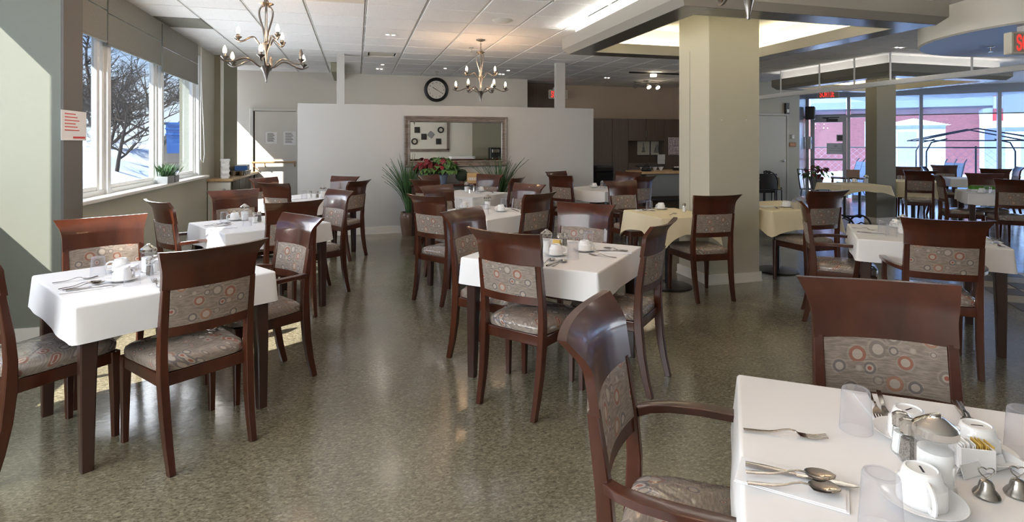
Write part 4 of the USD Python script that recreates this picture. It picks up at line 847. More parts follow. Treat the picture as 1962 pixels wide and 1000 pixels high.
# ------------------------------------------------------------------ chandeliers
def build_chandelier(off, bulb='bulb_lit'):
    def b(t):
        R = .345
        part('finial', lathe([(0, 0), (.008, .002), (.010, .010), (.008, .018), (.014, .05), (.024, .09), (.050, .135), (.055, .145), (.030, .145), (.018, .13), (0, .12)], 20), M['pewter'], t)
        part('stem', lathe([(.010, .12), (.009, .20), (.011, .27), (.036, .335), (.040, .345), (.020, .345), (.013, .36), (.011, .40), (.010, .66)], 14), M['pewter'], t)
        part('top_cup', lathe([(0, .665), (.012, .665), (.03, .672), (.062, .69), (.064, .694), (.03, .69), (.02, .70), (.02, .72), (.012, .73), (0, .73)], 22), M['pewter'], t)
        for k in range(3):
            a = k * 2 * PI / 3 + .5
            part('scroll', tube(curve([(.014 * math.cos(a), .014 * math.sin(a), .36)] + [(q * math.cos(a), q * math.sin(a), z) for q, z in ((.018, .42), (.036, .50), (.060, .58), (.064, .62), (.052, .66), (.028, .672))], 20), .008, 8), M['pewter'], t)
        n = 0
        for ring, (cnt, rad, z0, zl, ph) in enumerate(((6, R, .135, .185, .35), (3, .225, .335, .385, .87))):
            for k in range(cnt):
                a = ph + k * 2 * PI / cnt; c, s = math.cos(a), math.sin(a)
                pr = [(.03, z0), (.09 * rad / R + .02, z0 + .035), (.45 * rad, z0 + .06), (.62 * rad, z0 + .050), (.82 * rad, z0 + .022), (rad, z0 + .018), (rad * 1.10, z0 + .034), (rad * 1.14, z0 + .040)]
                ar = part('arm', tube(curve([(q * c, q * s, z) for q, z in pr], 20), np.r_[.006, .0072, np.full(14, .008), .0075, .007, .006, .004], 8), M['pewter'], t)
                cz = z0 + .024
                part('candle_cup', T(lathe([(0, 0), (.008, .0), (.012, .012), (.032, .030), (.033, .033), (.018, .026), (.0135, .03), (.0135, .058), (0, .058)], 16), rad * c, rad * s, cz), M['pewter'], ar)
                lit = n not in off
                part('bulb', T(lathe([(0, .056), (.011, .058), (.0165, .075), (.0165, .085), (.011, .105), (.004, .120), (0, .125)], 14), rad * c, rad * s, cz), M[bulb if lit else 'bulb_off'], ar)
                n += 1
    return b
for n, (u, v, d_, off, lab, rz) in enumerate(((510, 158, 4.9, (1, 5), 'dark chandelier near the left windows with two unlit bulbs', .2), (921, 195, 7.76, (), 'silvery lit chandelier hanging before the partition wall', .5), (1434, 38, 2.43, (0,), 'chandelier in front of the big column, only its tip in the photo', .92))):
    p = atd(u, v, d_); t = thing('chandelier', lab, 'chandelier', tuple(p), rz); build_chandelier(off, 'bulb_dim' if n == 2 else 'bulb_lit')(t)
    h = HC - p[2]
    part('chain', cat_([T(trimesh.creation.torus(.011, .0025, 12, 6), 0, 0, .74 + .019 * k, rx=PI / 2, rz=(k % 2) * PI / 2) for k in range(int((h - .76) / .019))]), M['pewter'], t)
    part('canopy', lathe([(0, h - .03), (.02, h - .028), (.062, h - .012), (.066, h - .003), (.066, h - .001), (0, h - .001)], 22), M['pewter'], t)

# ------------------------------------------------------------------ on and by the partition
q0, q1 = atY(774, 222, part_y), atY(971, 318, part_y)
mx, mz, mw, mh = (q0[0] + q1[0]) / 2, (q0[2] + q1[2]) / 2, (q1[0] - q0[0]) / 2, abs(q0[2] - q1[2]) / 2
t = thing('wall_mirror', 'wide mirror in a thick weathered brown moulded frame on the partition', 'mirror', (mx, part_y - .002, mz))
pr = [(0, -.0), (0, -.035), (.012, -.05), (.030, -.045), (.042, -.030), (.070, -.026), (.082, -.036), (.092, -.034), (.104, -.012), (.104, -.0)]
L = np.array([[(sx * (mw - o), y, sz * (mh - o)) for o, y in pr] for sx, sz in ((-1, -1), (1, -1), (1, 1), (-1, 1))])
k_ = len(pr); f = [q for i in range(4) for j in range(k_ - 1) for q in ((i * k_ + j, ((i + 1) % 4) * k_ + j, i * k_ + j + 1), (i * k_ + j + 1, ((i + 1) % 4) * k_ + j, ((i + 1) % 4) * k_ + j + 1))]
fm = trimesh.Trimesh(L.reshape(-1, 3), f, process=False); fm.fix_normals(); part('frame', fm, M['mirror_frame'], t, smooth=False)
part('glass', bx(-mw + .10, mw - .10, -.010, -.002, -mh + .10, mh - .10), M['mirror'], t, smooth=False)
p = atY(836, 172, 11.98)
t = thing('wall_clock', 'round wall clock with a thick black rim high on the back wall', 'clock', tuple(p)); R = .262
part('rim', T(lathe([(R * .74, 0), (R * .74, .02), (R * .78, .035), (R * .88, .05), (R * .97, .04), (R, .02), (R, 0)], 48), rx=PI / 2), M['black'], t)
part('dial', T(lathe([(0, .012), (R * .76, .012), (R * .76, 0), (0, 0)], 48), rx=PI / 2), M['dial'], t)
for k in range(12):
    a = k * PI / 6; s = str(12 if k == 0 else k); m = meshkit.text_mesh(s, .026, .0015, True); m.apply_translation((-m.bounds[:, 0].mean(), -.013, 0))
    part('numeral', T(T(m, rx=PI / 2), R * .60 * math.sin(a), -.012, R * .60 * math.cos(a)), M['ink'], t, smooth=False)
for nm, a, l, w in (('hour_hand', math.radians(303), .10, .012), ('minute_hand', math.radians(120), .155, .008)):
    part(nm, T(cb(-w / 2, w / 2, -.018, -.015, -.03, l, .001), ry=a), M['ink'], t)

def spike_plant(t, n, h, sp, seed, pot, ymax=9):
    R = np.random.default_rng(seed); out = [[] for _ in range(3)]
    for k in range(n):
        a = R.random() * 6.283; lean = sp * R.random() ** .8; L = h * (.55 + .45 * R.random()); w = .013 + .006 * R.random(); c, s = math.cos(a), math.sin(a); r0 = .05 * R.random()
        pts = []
        for q in np.linspace(0, 1, 6):
            rr = r0 + lean * q ** 1.7 * L; z = pot + L * (q - .25 * lean * q ** 3); ww = w * (1 - q ** 2.2)
            pts += [(rr * c - s * ww, rr * s + c * ww, z), (rr * c + c * .004, rr * s + s * .004, z - .004), (rr * c + s * ww, rr * s - c * ww, z)]
        pts = [(a_, min(b_, ymax - .1 * max(0, b_ - ymax)), c_) for a_, b_, c_ in pts]
        f = [g for i in range(5) for j in (0, 1) for g in ((3 * i + j, 3 * i + j + 1, 3 * i + j + 4), (3 * i + j, 3 * i + j + 4, 3 * i + j + 3))]
        out[k % 3].append(trimesh.Trimesh(pts, f, process=False))
    for o in out: part('leaf_clump', cat_(o), M['grass_leaf'], t, kind='stuff', smooth=True)
def big_pot(t, r, h):
    part('pot', lathe([(0, 0), (r * .72, 0), (r * .76, .01), (r * .95, h * .45), (r * 1.0, h * .72), (r * .93, h * .90), (r * .86, h * .94), (r * .90, h), (r * .80, h), (r * .78, h * .9), (0, h * .88)], 32), M['pot_brown'], t)
    part('soil', lathe([(0, h * .90), (r * .78, h * .90), (r * .76, h * .86)], 24), M['soil'], t)
p = at(783, 449, 0)
t = thing('potted_plant', 'tall spiky green plant in a brown floor pot left of the mirror', 'potted plant', (p[0], 9.15, 0)); big_pot(t, .145, .37); spike_plant(t, 90, 1.02, .62, 1, .34, .20)
p = atY(957, 345, 9.12)
t = thing('potted_plant', 'spiky green plant behind the chairs under the mirror\'s right end', 'potted plant', (p[0], 9.12, 0)); big_pot(t, .14, .42); spike_plant(t, 70, .98, .60, 2, .38, .23)
t = thing('console_table', 'low wooden console table against the partition under the mirror', 'console table', (1.55, 9.16, 0))
part('top', cb(-.72, .66, -.19, .19, .79, .82), M['wood'], t); part('shelf', cb(-.68, .62, -.16, .16, .20, .22), M['wood'], t)
for sx in (-.68, .62):
    for sy in (-.16, .16): part('leg', bar([(sx, sy, 0), (sx, sy, .79)], .04, .04), M['wood_dark'], t)
def poinsettia(t, seed, red, n, rad, h, pot=True):
    R = np.random.default_rng(seed)
    if pot: part('pot', lathe([(0, 0), (.06, 0), (.062, .01), (.088, .13), (.10, .15), (.085, .14), (0, .12)], 14), M['foil'], t, smooth=False)
    part('stem', cat_([tube([(0, 0, .1), (rad * .3 * math.cos(a), rad * .3 * math.sin(a), h * .5), (rad * .6 * math.cos(a), rad * .6 * math.sin(a), h * .75)], .005, 5) for a in np.arange(7) * .9]), M['bark'], t)
    for k in range(n):
        a = R.random() * 6.283; el = R.random() ** .6 * 1.45; rr = rad * (.45 + .55 * R.random()); cx_, cy_, cz = rr * math.cos(a) * math.sin(el + .1), rr * math.sin(a) * math.sin(el + .1), h * .42 + (h * .58) * math.cos(el) * (.6 + .4 * R.random())
        if pot and cy_ > .17: cy_ = -cy_ * .6
        L, w = .085 + .05 * R.random(), .030 + .016 * R.random(); tilt = -.1 - .8 * R.random(); b = a + R.normal(0, .6)
        g = [(0, 0, 0), (L * .3, w * .8, .008), (L * .55, w, .002), (L, 0, -.03), (L * .55, -w, .002), (L * .3, -w * .8, .008), (L * .45, 0, .0)]
        m = trimesh.Trimesh(g, [(0, 6, 1), (1, 6, 2), (2, 6, 3), (3, 6, 4), (4, 6, 5), (5, 6, 0)], process=False)
        part('leaf', T(m, cx_, cy_, cz, ry=-tilt, rz=b), M['poinsettia_red'] if R.random() < red * (1.6 if cz > h * .7 else .5) else M['poinsettia_green'], t, smooth=False)
p = atY(815, 335, 9.12); t = thing('poinsettia', 'red poinsettia in blue foil on the console table, left of the two', 'potted plant', (p[0], 9.10, .82)); poinsettia(t, 3, .62, 90, .20, .43)
p = atY(848, 338, 9.12); t = thing('poinsettia', 'mostly green poinsettia in foil on the console table, right of the two', 'potted plant', (p[0], 9.14, .82)); poinsettia(t, 4, .16, 120, .27, .46)
p = atY(885, 343, 9.12); t = thing('topiary_ball', 'dark clipped topiary ball on the console table', 'topiary', (p[0], 9.14, .82))
part('pot', lathe([(0, 0), (.04, 0), (.05, .05), (0, .05)], 12), M['pot_brown'], t); ic = trimesh.creation.icosphere(3, .105); ic.vertices *= (1 + .10 * (meshkit.noise(ic.vertices * 60) - .5))[:, None]; part('foliage', T(ic, 0, 0, .13), M['topiary'], t, smooth=False)
p = atY(907, 345, 9.06); t = thing('wooden_box', 'small wooden box with white lettering-like slats on the console table', 'box', (p[0], 9.10, .82))
part('body', cb(-.11, .11, -.06, .06, 0, .17), M['light_wood'], t); part('white_edge', cat_([cb(-.09 + .03 * k, -.072 + .03 * k, -.064, -.06, .05, .10, .001) for k in range(6)]), M['white_paper'], t)

# ------------------------------------------------------------------ left window side
t = thing('window_planter', 'small grey planter of dark spiky grass on the left window sill', 'planter', (-2.20, 7.62, 1.005), PI / 2)
part('trough', cb(-.22, .22, -.06, .06, 0, .085, .004), M['grey_panel'], t); part('divider', cb(.03, .05, -.064, .064, .0, .088, .002), M['black'], t); R_ = np.random.default_rng(5); gl = []
for k in range(220):
    x, y = R_.uniform(-.2, .2), R_.uniform(-.045, .045); L = .10 + .08 * R_.random(); dx, dy = R_.normal(0, .05), R_.normal(0, .04); gl.append(trimesh.Trimesh([(x - .006, y, .07), (x + .006, y, .07), (x + dx * .5 + .004, y + dy * .5, .07 + L * .7), (x + dx, y + dy, .07 + L)], [(0, 1, 2), (0, 2, 3)], process=False))
part('grass', cat_(gl), M['grass_leaf'], t, kind='stuff', smooth=False)
t = thing('wall_notice', 'white paper notice with red print taped on the near window pillar', 'notice', (-2.128, 5.112, 1.62))
part('sheet', T(bx(-.001, .002, -.20, .20, -.115, .115), 0, 0, 0), M['white_paper'], t)
part('print', cat_([bx(.002, .003, -.15, .02 + .03 * (k % 3), .085 - .025 * k, .092 - .025 * k) for k in range(6)]), M['red_paint'], t); part('footer', bx(.002, .003, -.02, .18, -.10, -.085), M['red_paint'], t)
t = thing('side_counter', 'pale cabinet with a wooden counter top under the far left window', 'counter', (-2.06, 10.75, 0))
part('counter_top', cat_([cb(-.06, .19, -1.18, 1.24, .885, .925, .006), cb(-.175, -.06, -1.18, -.68, .885, .925, .004)]), M['counter_wood'], t); part('carcass', cb(-.06, .05, -1.12, 1.22, .02, .885), M['door_paint'], t); part('end_panel', cb(-.17, .15, -1.14, -1.11, .02, .885), M['door_paint'], t)
for k in range(3): part('door', cb(.052, .072, -.55 + .55 * k, -.02 + .55 * k, .08, .86), M['cabinet'], t)
t = thing('paper_bag', 'crumpled white paper bag standing on the side counter', 'bag', (-2.02, 9.78, .925), .3)
lp = []
for z in np.linspace(0, .28, 8):
    k = 1 - .12 * z; lp.append([((.062 * k + .008 * math.sin(9 * z * 8 + 3 * a)) * math.copysign(abs(math.cos(a)) ** .4, math.cos(a)), (.045 * k + .008 * math.sin(7 * z * 9 + 2 * a)) * math.copysign(abs(math.sin(a)) ** .4, math.sin(a)), z + (.012 * math.sin(5 * a) if z > .25 else 0)) for a in np.linspace(0, 2 * PI, 24, endpoint=False)])
part('bag', loft(lp), M['white_paper'], t, smooth=False); part('fold', cb(-.07, .07, -.012, .012, .27, .31, .004), M['napkin'], t)
t = thing('muffin_tray', 'steel muffin tray on the side counter by the back door', 'tray', (-1.98, 10.85, .925), PI / 2)
part('rim', cb(-.36, .36, -.13, .13, .075, .085, .003), M['steel'], t)
for i in range(5):
    for j in range(2): part('cup', T(lathe([(0, 0), (.042, 0), (.056, .076), (.05, .076), (.04, .005), (0, .005)], 12), -.28 + .14 * i, -.062 + .124 * j, 0), M['steel'], t)
t = thing('cardboard_box', 'blue and white flat box lying on the muffin tray', 'box', (-1.98, 10.95, 1.011), PI / 2 + .1)
part('box', cb(-.27, .27, -.10, .10, 0, .075, .003), M['blue_box'], t); part('label_band', cb(-.10, .12, -.104, .104, .018, .060, .001), M['white_paper'], t); part('lid', cb(-.26, .26, -.095, .095, .075, .083, .002), M['white_paper'], t)
t = thing('low_shelf', 'dark low shelf against the back wall beside the side counter', 'shelf', (-1.62, 11.30, 0))
part('top', cb(-.18, .18, -.25, .25, .60, .63), M['wood_dark'], t); part('panel', cat_([cb(-.18, -.16, -.25, .25, 0, .60), cb(.16, .18, -.25, .25, 0, .60)]), M['wood_dark'], t)
t = thing('toaster', 'white toaster with a dark knob on the low shelf near the back door', 'toaster', (-1.62, 11.22, .63))
part('body', cb(-.13, .13, -.14, .14, 0, .19, .03), M['white_paint'], t); part('knob', T(lathe([(0, 0), (.03, 0), (.028, .02), (0, .022)], 14), 0, -.14, .08, rx=PI / 2), M['black'], t); part('slot', cat_([cb(-.10, .10, s * .04 - .012, s * .04 + .012, .188, .193, .001) for s in (-1, 1)]), M['dark_metal'], t)
t = thing('purple_plant', 'small purple-leaved spiky plant on the counter\'s near end', 'potted plant', (-1.95, 9.45, .0))
part('stand', lathe([(0, 0), (.13, 0), (.13, .015), (.02, .03), (.015, .62), (.07, .64), (.08, .70), (0, .70)], 16), M['dark_metal'], t)
R_ = np.random.default_rng(8); gl = []
for k in range(60):
    a, e = R_.random() * 6.28, R_.uniform(.2, 1.3); L = .10 + .05 * R_.random(); d3 = np.array([math.cos(a) * math.cos(e), math.sin(a) * math.cos(e), math.sin(e)]); sd = np.array([-math.sin(a), math.cos(a), 0]) * .008
    gl.append(trimesh.Trimesh([(0, 0, .68) - sd + d3 * .01, (0, 0, .68) + sd + d3 * .01, np.array([0, 0, .68]) + d3 * L], [(0, 1, 2)], process=False))
part('leaves', cat_(gl), M['leaf_purple'], t, kind='stuff', smooth=False)

# ------------------------------------------------------------------ kitchen side behind the partition
YC = 12.3
def kx(u): return atY(u, 250, YC)[0]
def kz(u, v): return atY(u, v, YC)[2]
zt = kz(1217, 227.5)
t = thing('tall_cabinets', 'wall of dark wood tall cabinets with an open niche behind the partition', 'cabinet', (0, 0, 0))
c0, c1, c2, c3, c4, c5 = kx(1128), kx(1173), kx(1204), kx(1273), kx(1297), 7.95
zn0, zn1 = kz(1238, 312), kz(1238, 270)
part('carcass', cat_([bx(c0, c2, YC + .02, 12.94, 0, zt), bx(c3, c5, YC + .02, 12.94, 0, zt), bx(c2, c3, YC + .02, 12.94, zn1, zt), bx(c2, c3, YC + .02, 12.94, 0, zn0), bx(c2, c3, 12.6, 12.94, zn0, zn1)]), M['cabinet'], t, smooth=False)
for a, b, z0, z1 in ((c0, c1, .08, zt), (c1, c2, .08, zt), (c2, (c2 + c3) / 2, zn1, zt), ((c2 + c3) / 2, c3, zn1, zt), (c2, (c2 + c3) / 2, .08, zn0), ((c2 + c3) / 2, c3, .08, zn0), (c3, c4 + .1, .08, zt), (c4 + .1, c5, .08, zt)):
    dd = part('door', cb(a + .004, b - .004, YC, YC + .02, z0 + .003, z1 - .003, .002), M['cabinet'], t)
    if a == (c2 + c3) / 2 and z1 == zt: part('handle', tube([(a - .03, YC - .002, zn1 + .08), (a - .03, YC - .03, zn1 + .10), (a - .03, YC - .03, zn1 + .26), (a - .03, YC - .002, zn1 + .28)], .008, 6), M['steel'], dd)
for n, (u0, u1) in enumerate(((1222, 1245), (1248, 1271))):
    a, b = kx(u0) * 12.55 / YC, kx(u1) * 12.55 / YC; z0, z1 = 1.20, 1.54
    t = thing('framed_picture', ('framed pale picture of a tower in the cabinet niche, left of the two', 'framed pale picture of a sailing boat in the cabinet niche, right of the two')[n], 'picture', ((a + b) / 2, 12.57, 1.37)); w = (b - a) / 2
    part('mat', cb(-w, w, 0, .02, -.17, .17, .002), M['sign_case'], t); part('frame', cat_([cb(-w, w, -.008, .0, s * .165 - .008, s * .165 + .008, .002) for s in (-1, 1)] + [cb(s * (w - .007) - .008, s * (w - .007) + .008, -.008, 0, -.16, .16, .002) for s in (-1, 1)]), M['white_paint'], t)
    if n == 0: part('drawing', cat_([bx(-.05, .05, -.003, 0, -.11, -.07), bx(-.03, .03, -.003, 0, -.07, .02), bx(-.012, .012, -.003, 0, .02, .13)]), M['grey_panel'], t)
    else: part('drawing', cat_([T(poly([(-.10, 0), (.10, 0), (.07, -.03), (-.07, -.03)], 0, .003), 0, 0, -.09, rx=PI / 2), T(poly([(-.01, .01), (-.01, .20), (-.08, .01)], 0, .003), 0, 0, -.09, rx=PI / 2), T(poly([(.01, .01), (.01, .22), (.09, .01)], 0, .003), 0, 0, -.09, rx=PI / 2)]), M['grey_panel'], t)
a = kx(1266); t = thing('hand_towel', 'white towel hanging at the niche\'s lower right corner', 'towel', (a, YC - .02, kz(1266, 305)))
part('sheet', cb(-.10, .10, -.014, .012, -.12, .12, .006), M['napkin'], t); part('fold', cb(-.10, .10, -.022, -.014, -.02, .12, .004), M['white_paper'], t)
t = thing('wall_organizer', 'white and mauve hanging pocket organiser on the cabinets beside the column', 'organiser', (kx(1290), YC - .02, kz(1290, 280)))
part('backing', cb(-.15, .15, -.004, .015, -.22, .22), M['pink_fabric'], t)
for i in range(3):
    for j in range(2): part('pocket', cb(-.14 + .095 * i, -.055 + .095 * i, -.03, -.004, -.20 + .20 * j, -.03 + .20 * j, .008), M['pink_fabric'], t)
ca, cbp = at(1222, 333, .92), at(1300, 335, .92)
t = thing('kitchen_counter', 'butcher-block topped serving table with a dark frame behind the column', 'counter', (0, 0, 0)); x0, x1, y0, y1 = ca[0] + .40, ca[0] + 2.1, 9.85, 10.55
part('top', cb(x0, x1, y0, y1, .875, .925, .006), M['light_wood'], t)
for x in (x0 + .08, x1 - .08):
    for y in (y0 + .06, y1 - .06): part('leg', bar([(x, y, 0), (x, y, .875)], .045, .045), M['dark_metal'], t)
part('side_panel', cb(x0 + .16, x1 - .12, y0 + .10, y0 + .12, .42, .86), M['grey_panel'], t); part('lower_shelf', cb(x0 + .08, x1 - .08, y0 + .04, y1 - .04, .34, .37), M['dark_metal'], t)
p = at(1252, 328, .925); t = thing('egg_tray', 'dark tray holding a row of white cups on the serving table', 'tray', (p[0] + .1, 10.25, .925))
part('tray', cb(-.30, .30, -.10, .10, .08, .10, .003), M['dark_metal'], t)
for i in range(4): part('cup', T(lathe([(0, 0), (.02, 0), (.06, .078), (.055, .078), (0, .01)], 14), -.21 + .14 * i, -.03, 0), M['china'], t)
t = thing('bread_basket', 'dark wire basket of white rolls on the serving table next to the column', 'basket', (p[0] + .72, 10.2, .925))
part('basket', lathe([(0, 0), (.12, 0), (.16, .06), (.155, .06), (.11, .01), (0, .01)], 18), M['dark_metal'], t)
for k in range(5): part('roll', T(trimesh.creation.icosphere(1, .035), .07 * math.cos(k * 1.26), .07 * math.sin(k * 1.26), .045), M['china'], t)
p = at(1243, 339, .9); t = thing('kettle', 'low black kettle on the serving table\'s near edge', 'kettle', (x0 + .18, y0 + .15, .925))
part('body', lathe([(0, 0), (.09, 0), (.105, .03), (.09, .07), (.03, .09), (0, .09)], 18), M['black'], t); part('handle', tube([(-.07, 0, .07), (-.03, 0, .12), (.03, 0, .12), (.07, 0, .07)], .01, 6), M['black'], t)
p = atY(1152, 317, 11.5); t = thing('waste_bin', 'black lidded waste bin at the partition\'s right end', 'bin', (p[0], 11.5, 0))
part('body', loft([[(sx * w, sy * w, z) for sx, sy in ((-1, -1), (1, -1), (1, 1), (-1, 1))] for w, z in ((.17, 0), (.20, .84))]), M['black'], t, smooth=False); part('lid', cb(-.215, .215, -.215, .215, .84, .98, .03), M['black'], t)
# spot fixture on the kitchen ceiling
p = at(1238, 160, 2.86); t = thing('spotlight_bar', 'kitchen ceiling bar with three swivel spots, two of them lit', 'spotlight', (p[0], p[1], HC), math.radians(8))
part('canopy', lathe([(0, -.03), (.06, -.025), (.065, -.004), (0, -.004)], 18), M['steel'], t); part('bar', tube([(-.34, 0, -.05), (-.1, .03, -.05), (.1, -.03, -.05), (.34, 0, -.05)], .012, 8), M['steel'], t)
for k, x in enumerate((-.32, .05, .30)):
    h_ = part('spot_head', T(lathe([(0, .05), (.03, .045), (.045, 0), (.042, -.04), (.03, -.04)], 14), x, -.02, -.13, rx=-.7), M['steel'], t)
    part('lamp', T(lathe([(0, -.045), (.05, -.044), (.052, -.030), (0, -.03)], 14), x, -.02, -.13, rx=-.7), M['spot_lit'] if k else M['bulb_off'], h_)
p = at(1252, 139, HC); t = thing('ceiling_track_lamp', 'small lit square lamp on a ceiling track left of the column', 'ceiling light', (p[0], p[1], HC))
part('track', cat_([cb(-.55, .0, -.015, .015, -.03, -.002, .003), cb(0, .9, -.02, .02, -.03, -.002, .003)]), M['dark_metal'], t); part('lamp', cb(-.05, .05, -.05, .05, -.09, -.03, .01), M['spot_lit'], t)

# ------------------------------------------------------------------ by the grey service door
def build_black_chair(t):
    a = np.linspace(0, PI, 13)
    part('back_frame', tube([(-.21, -.22, .0), (-.21, -.21, .45)] + [(-.21 * math.cos(q), -.24 - .04 * math.sin(q), .62 + .26 * math.sin(q)) for q in a] + [(.21, -.21, .45), (.21, -.22, 0)], .012, 8), M['dark_metal'], t)
    part('backrest', sheet([[(x, -.225 - .03 * (1 - (x / .19) ** 2), z) for x in np.linspace(-.19, .19, 9)] for z in np.linspace(.52, .84, 5)], .03), M['black_vinyl'], t)
    part('seat', cb(-.21, .21, -.20, .22, .43, .49, .02), M['black_vinyl'], t)
    for s in (-1, 1): part('front_leg', tube([(s * .2, .2, .43), (s * .2, .21, 0)], .012, 8), M['dark_metal'], t)
place('blackchair', build_black_chair, 'stacking_chair', 'black metal stacking chair left of the grey service door, its back to the camera', 'chair', (8.44, 10.12, 0), math.radians(-8))
place('blackchair', build_black_chair, 'stacking_chair', 'black metal stacking chair behind the small cloth-draped table by the service door', 'chair', (9.12, 10.72, 0), math.radians(170))
t = thing('small_table', 'small black side table with a beige cloth near the grey service door', 'table', (8.74, 10.50, 0), .1)
part('top', cb(-.28, .28, -.2, .2, .70, .73), M['wood_dark'], t)
for sx in (-.24, .24):
    for sy in (-.16, .16): part('leg', tube([(sx, sy, 0), (sx, sy, .70)], .014, 6), M['dark_metal'], t)
t = thing('small_cloth', 'beige cloth hanging over the right end of the small black side table', 'tablecloth', (8.74, 10.50, 0), .1)
part('cloth', cat_([bx(-.10, .32, -.23, .23, .731, .735), T(bx(-.002, .002, -.21, .22, -.28, 0), .32, 0, .735, ry=-.14)]), M['cloth_beige'], t, smooth=False)
for k in range(3): place('w_glass', b_glass, 'water_glass', f'upturned tumbler on the small black side table, {("leftmost", "middle one", "rightmost")[k]}', 'glass', (8.62 + .11 * k, 10.46, .736), 0, 'upturned tumblers')
# plant on a metal chair by the glass door
p = at(1563, 372, 0); PX = atd(1562, 345, 12.6)
t = place('metalchair', lambda t: (part('back_frame', tube([(-.2, -.24, .44), (-.21, -.34, .9), (.21, -.34, .9), (.2, -.24, .44)], .013, 8), M['dark_metal'], t), part('back_slats', cat_([tube([(x, -.25, .46), (x, -.335, .9)], .008, 6) for x in (-.1, 0, .1)]), M['dark_metal'], t), part('seat', cb(-.21, .21, -.22, .22, .43, .455, .008), M['grey_panel'], t),
    [part('leg', tube([(sx * .19, sy * .2, .43), (sx * .22, sy * .26, 0)], .012, 6), M['dark_metal'], t) for sx in (-1, 1) for sy in (-1, 1)]), 'metal_chair', 'grey metal cafe chair holding a poinsettia in front of the glass exit door', 'chair', (PX[0], PX[1], 0), math.radians(-75))
t = thing('poinsettia', 'dark poinsettia in a grey pot on the metal chair before the glass door', 'potted plant', (PX[0] + .02, PX[1], .456))
part('pot', lathe([(0, 0), (.10, 0), (.15, .24), (.16, .26), (.14, .26), (0, .22)], 18), M['grey_panel'], t); poinsettia(t, 9, .5, 80, .34, .58, pot=False)
t = thing('serving_stand', 'dark wooden stand with a brown box behind the beige table near the glass door', 'stand', (10.25, 9.6, 0), ANG)
part('top', cb(-.35, .35, -.2, .2, .72, .75), M['wood_dark'], t)
for sx in (-.31, .31):
    for sy in (-.16, .16): part('leg', bar([(sx * 1.08, sy * 1.15, 0), (sx, sy, .72)], .04, .04), M['wood_dark'], t)
t = thing('carton', 'small brown carton on the dark stand near the glass door', 'box', (10.35, 9.6, .751), ANG); part('box', cb(-.12, .12, -.1, .1, 0, .16), M['brown_clay'], t); part('flap', cb(-.12, .12, -.1, 0, .16, .166, .001), M['brown_clay'], t)

# ------------------------------------------------------------------ behind the camera (seen in the mirror)
VY = 2 * part_y + 2.0
a, b = atY(780, 236, VY), atY(858, 288, VY)
t = thing('art_panel', 'large framed cream panel with six dark ornaments, seen only in the mirror', 'picture', ((a[0] + b[0]) / 2, -2.0, 1.85)); w, h = (b[0] - a[0]) / 2, .62
part('panel', cb(-w, w, 0, .02, -h, h), M['wall_cream'], t); part('frame', cat_([cb(-w - .05, w + .05, 0, .05, s * h - .05, s * h + .05) for s in (-1, 1)] + [cb(s * w - .05, s * w + .05, 0, .05, -h, h) for s in (-1, 1)]), M['mirror_frame'], t)
def mp(u, v): q = atY(u, v, VY); return q[0] - (a[0] + b[0]) / 2, q[2] - 1.85
for k, (u, v, kind) in enumerate(((799, 249, 's'), (844, 249, 'r'), (812, 262, 'k'), (825, 258, 'd'), (794, 271, 'r'), (840, 271, 's'))):
    x, z = mp(u, v)
    if kind == 'r': part('ornament', T(lathe([(.07, 0), (.07, .03), (.12, .03), (.12, 0)], 20), x, .02, z, rx=-PI / 2), M['dark_metal'], t)
    elif kind == 'd': part('ornament', T(cb(-.10, .10, .02, .05, -.10, .10), x, 0, z, ry=.7), M['grey_panel'], t)
    else: part('ornament', T(cat_([cb(-.10, .10, .02, .035, -.11, .11), cb(-.05, .05, .035, .045, -.06, .06)]), x, 0, z), M['dark_metal'], t)
qa = atY(904, 260, VY)
struct('trim_6', bx(qa[0], 18.4, -2.0, -1.9, 0, 2.95), M['wall_olive'])
t = thing('buffet_table', 'long dark buffet table along the wall behind the camera', 'table', (4.6, -1.55, 0)); part('top', cb(-1.6, 1.4, -.35, .35, .87, .91), M['wood'], t); part('cabinet', cb(-1.5, 1.3, -.3, .3, .02, .87), M['wood_dark'], t)
t = thing('buffet_runner', 'white cloth on the buffet table seen in the mirror', 'tablecloth', (3.75, -1.55, .91)); part('cloth', cb(-.45, .45, -.3, .3, 0, .10, .02), M['cloth'], t)
for k, (x, hgt) in enumerate(((5.0, .42), (5.55, .46))):
    t = thing('coffee_machine', f'black coffee machine on the buffet table behind the camera, {("smaller", "larger")[k]} one', 'coffee machine', (x, -1.6, .91)); part('body', cb(-.2, .2, -.2, .2, 0, hgt, .02), M['black'], t); part('drip_tray', cb(-.16, .16, .2, .30, 0, .05, .008), M['steel_dark'], t); part('front_panel', cb(-.14, .14, .2, .21, hgt * .55, hgt * .85, .003), M['steel'], t)

# ------------------------------------------------------------------ outdoors, left: snow, trees, shed, container
R_ = np.random.default_rng(21)
def snowfield(x0, x1, y0, y1, n, fn):
    gx, gy = np.meshgrid(np.linspace(x0, x1, n), np.linspace(y0, y1, n), indexing='ij'); z = fn(gx, gy); v = np.stack([gx, gy, z], -1).reshape(-1, 3); f = []
    i = np.arange((n - 1) * n).reshape(n - 1, n)[:, :-1].ravel(); f = np.vstack([np.c_[i, i + n, i + n + 1], np.c_[i, i + n + 1, i + 1]]); return trimesh.Trimesh(v, f, process=False)
def left_h(x, y):
    P3 = np.stack([x, y, 0 * x], -1); d = -x - 2.6
    bank = np.clip((d - 1.3) / 4, 0, 1) * np.clip((26 - d) / 8, .35, 1)
    return -.45 + bank * (1.15 + 1.0 * meshkit.fbm(P3 * .28, 3, 2)) + .25 * meshkit.fbm(P3 * .9, 3, 5) * np.clip(d / 3, 0, 1)
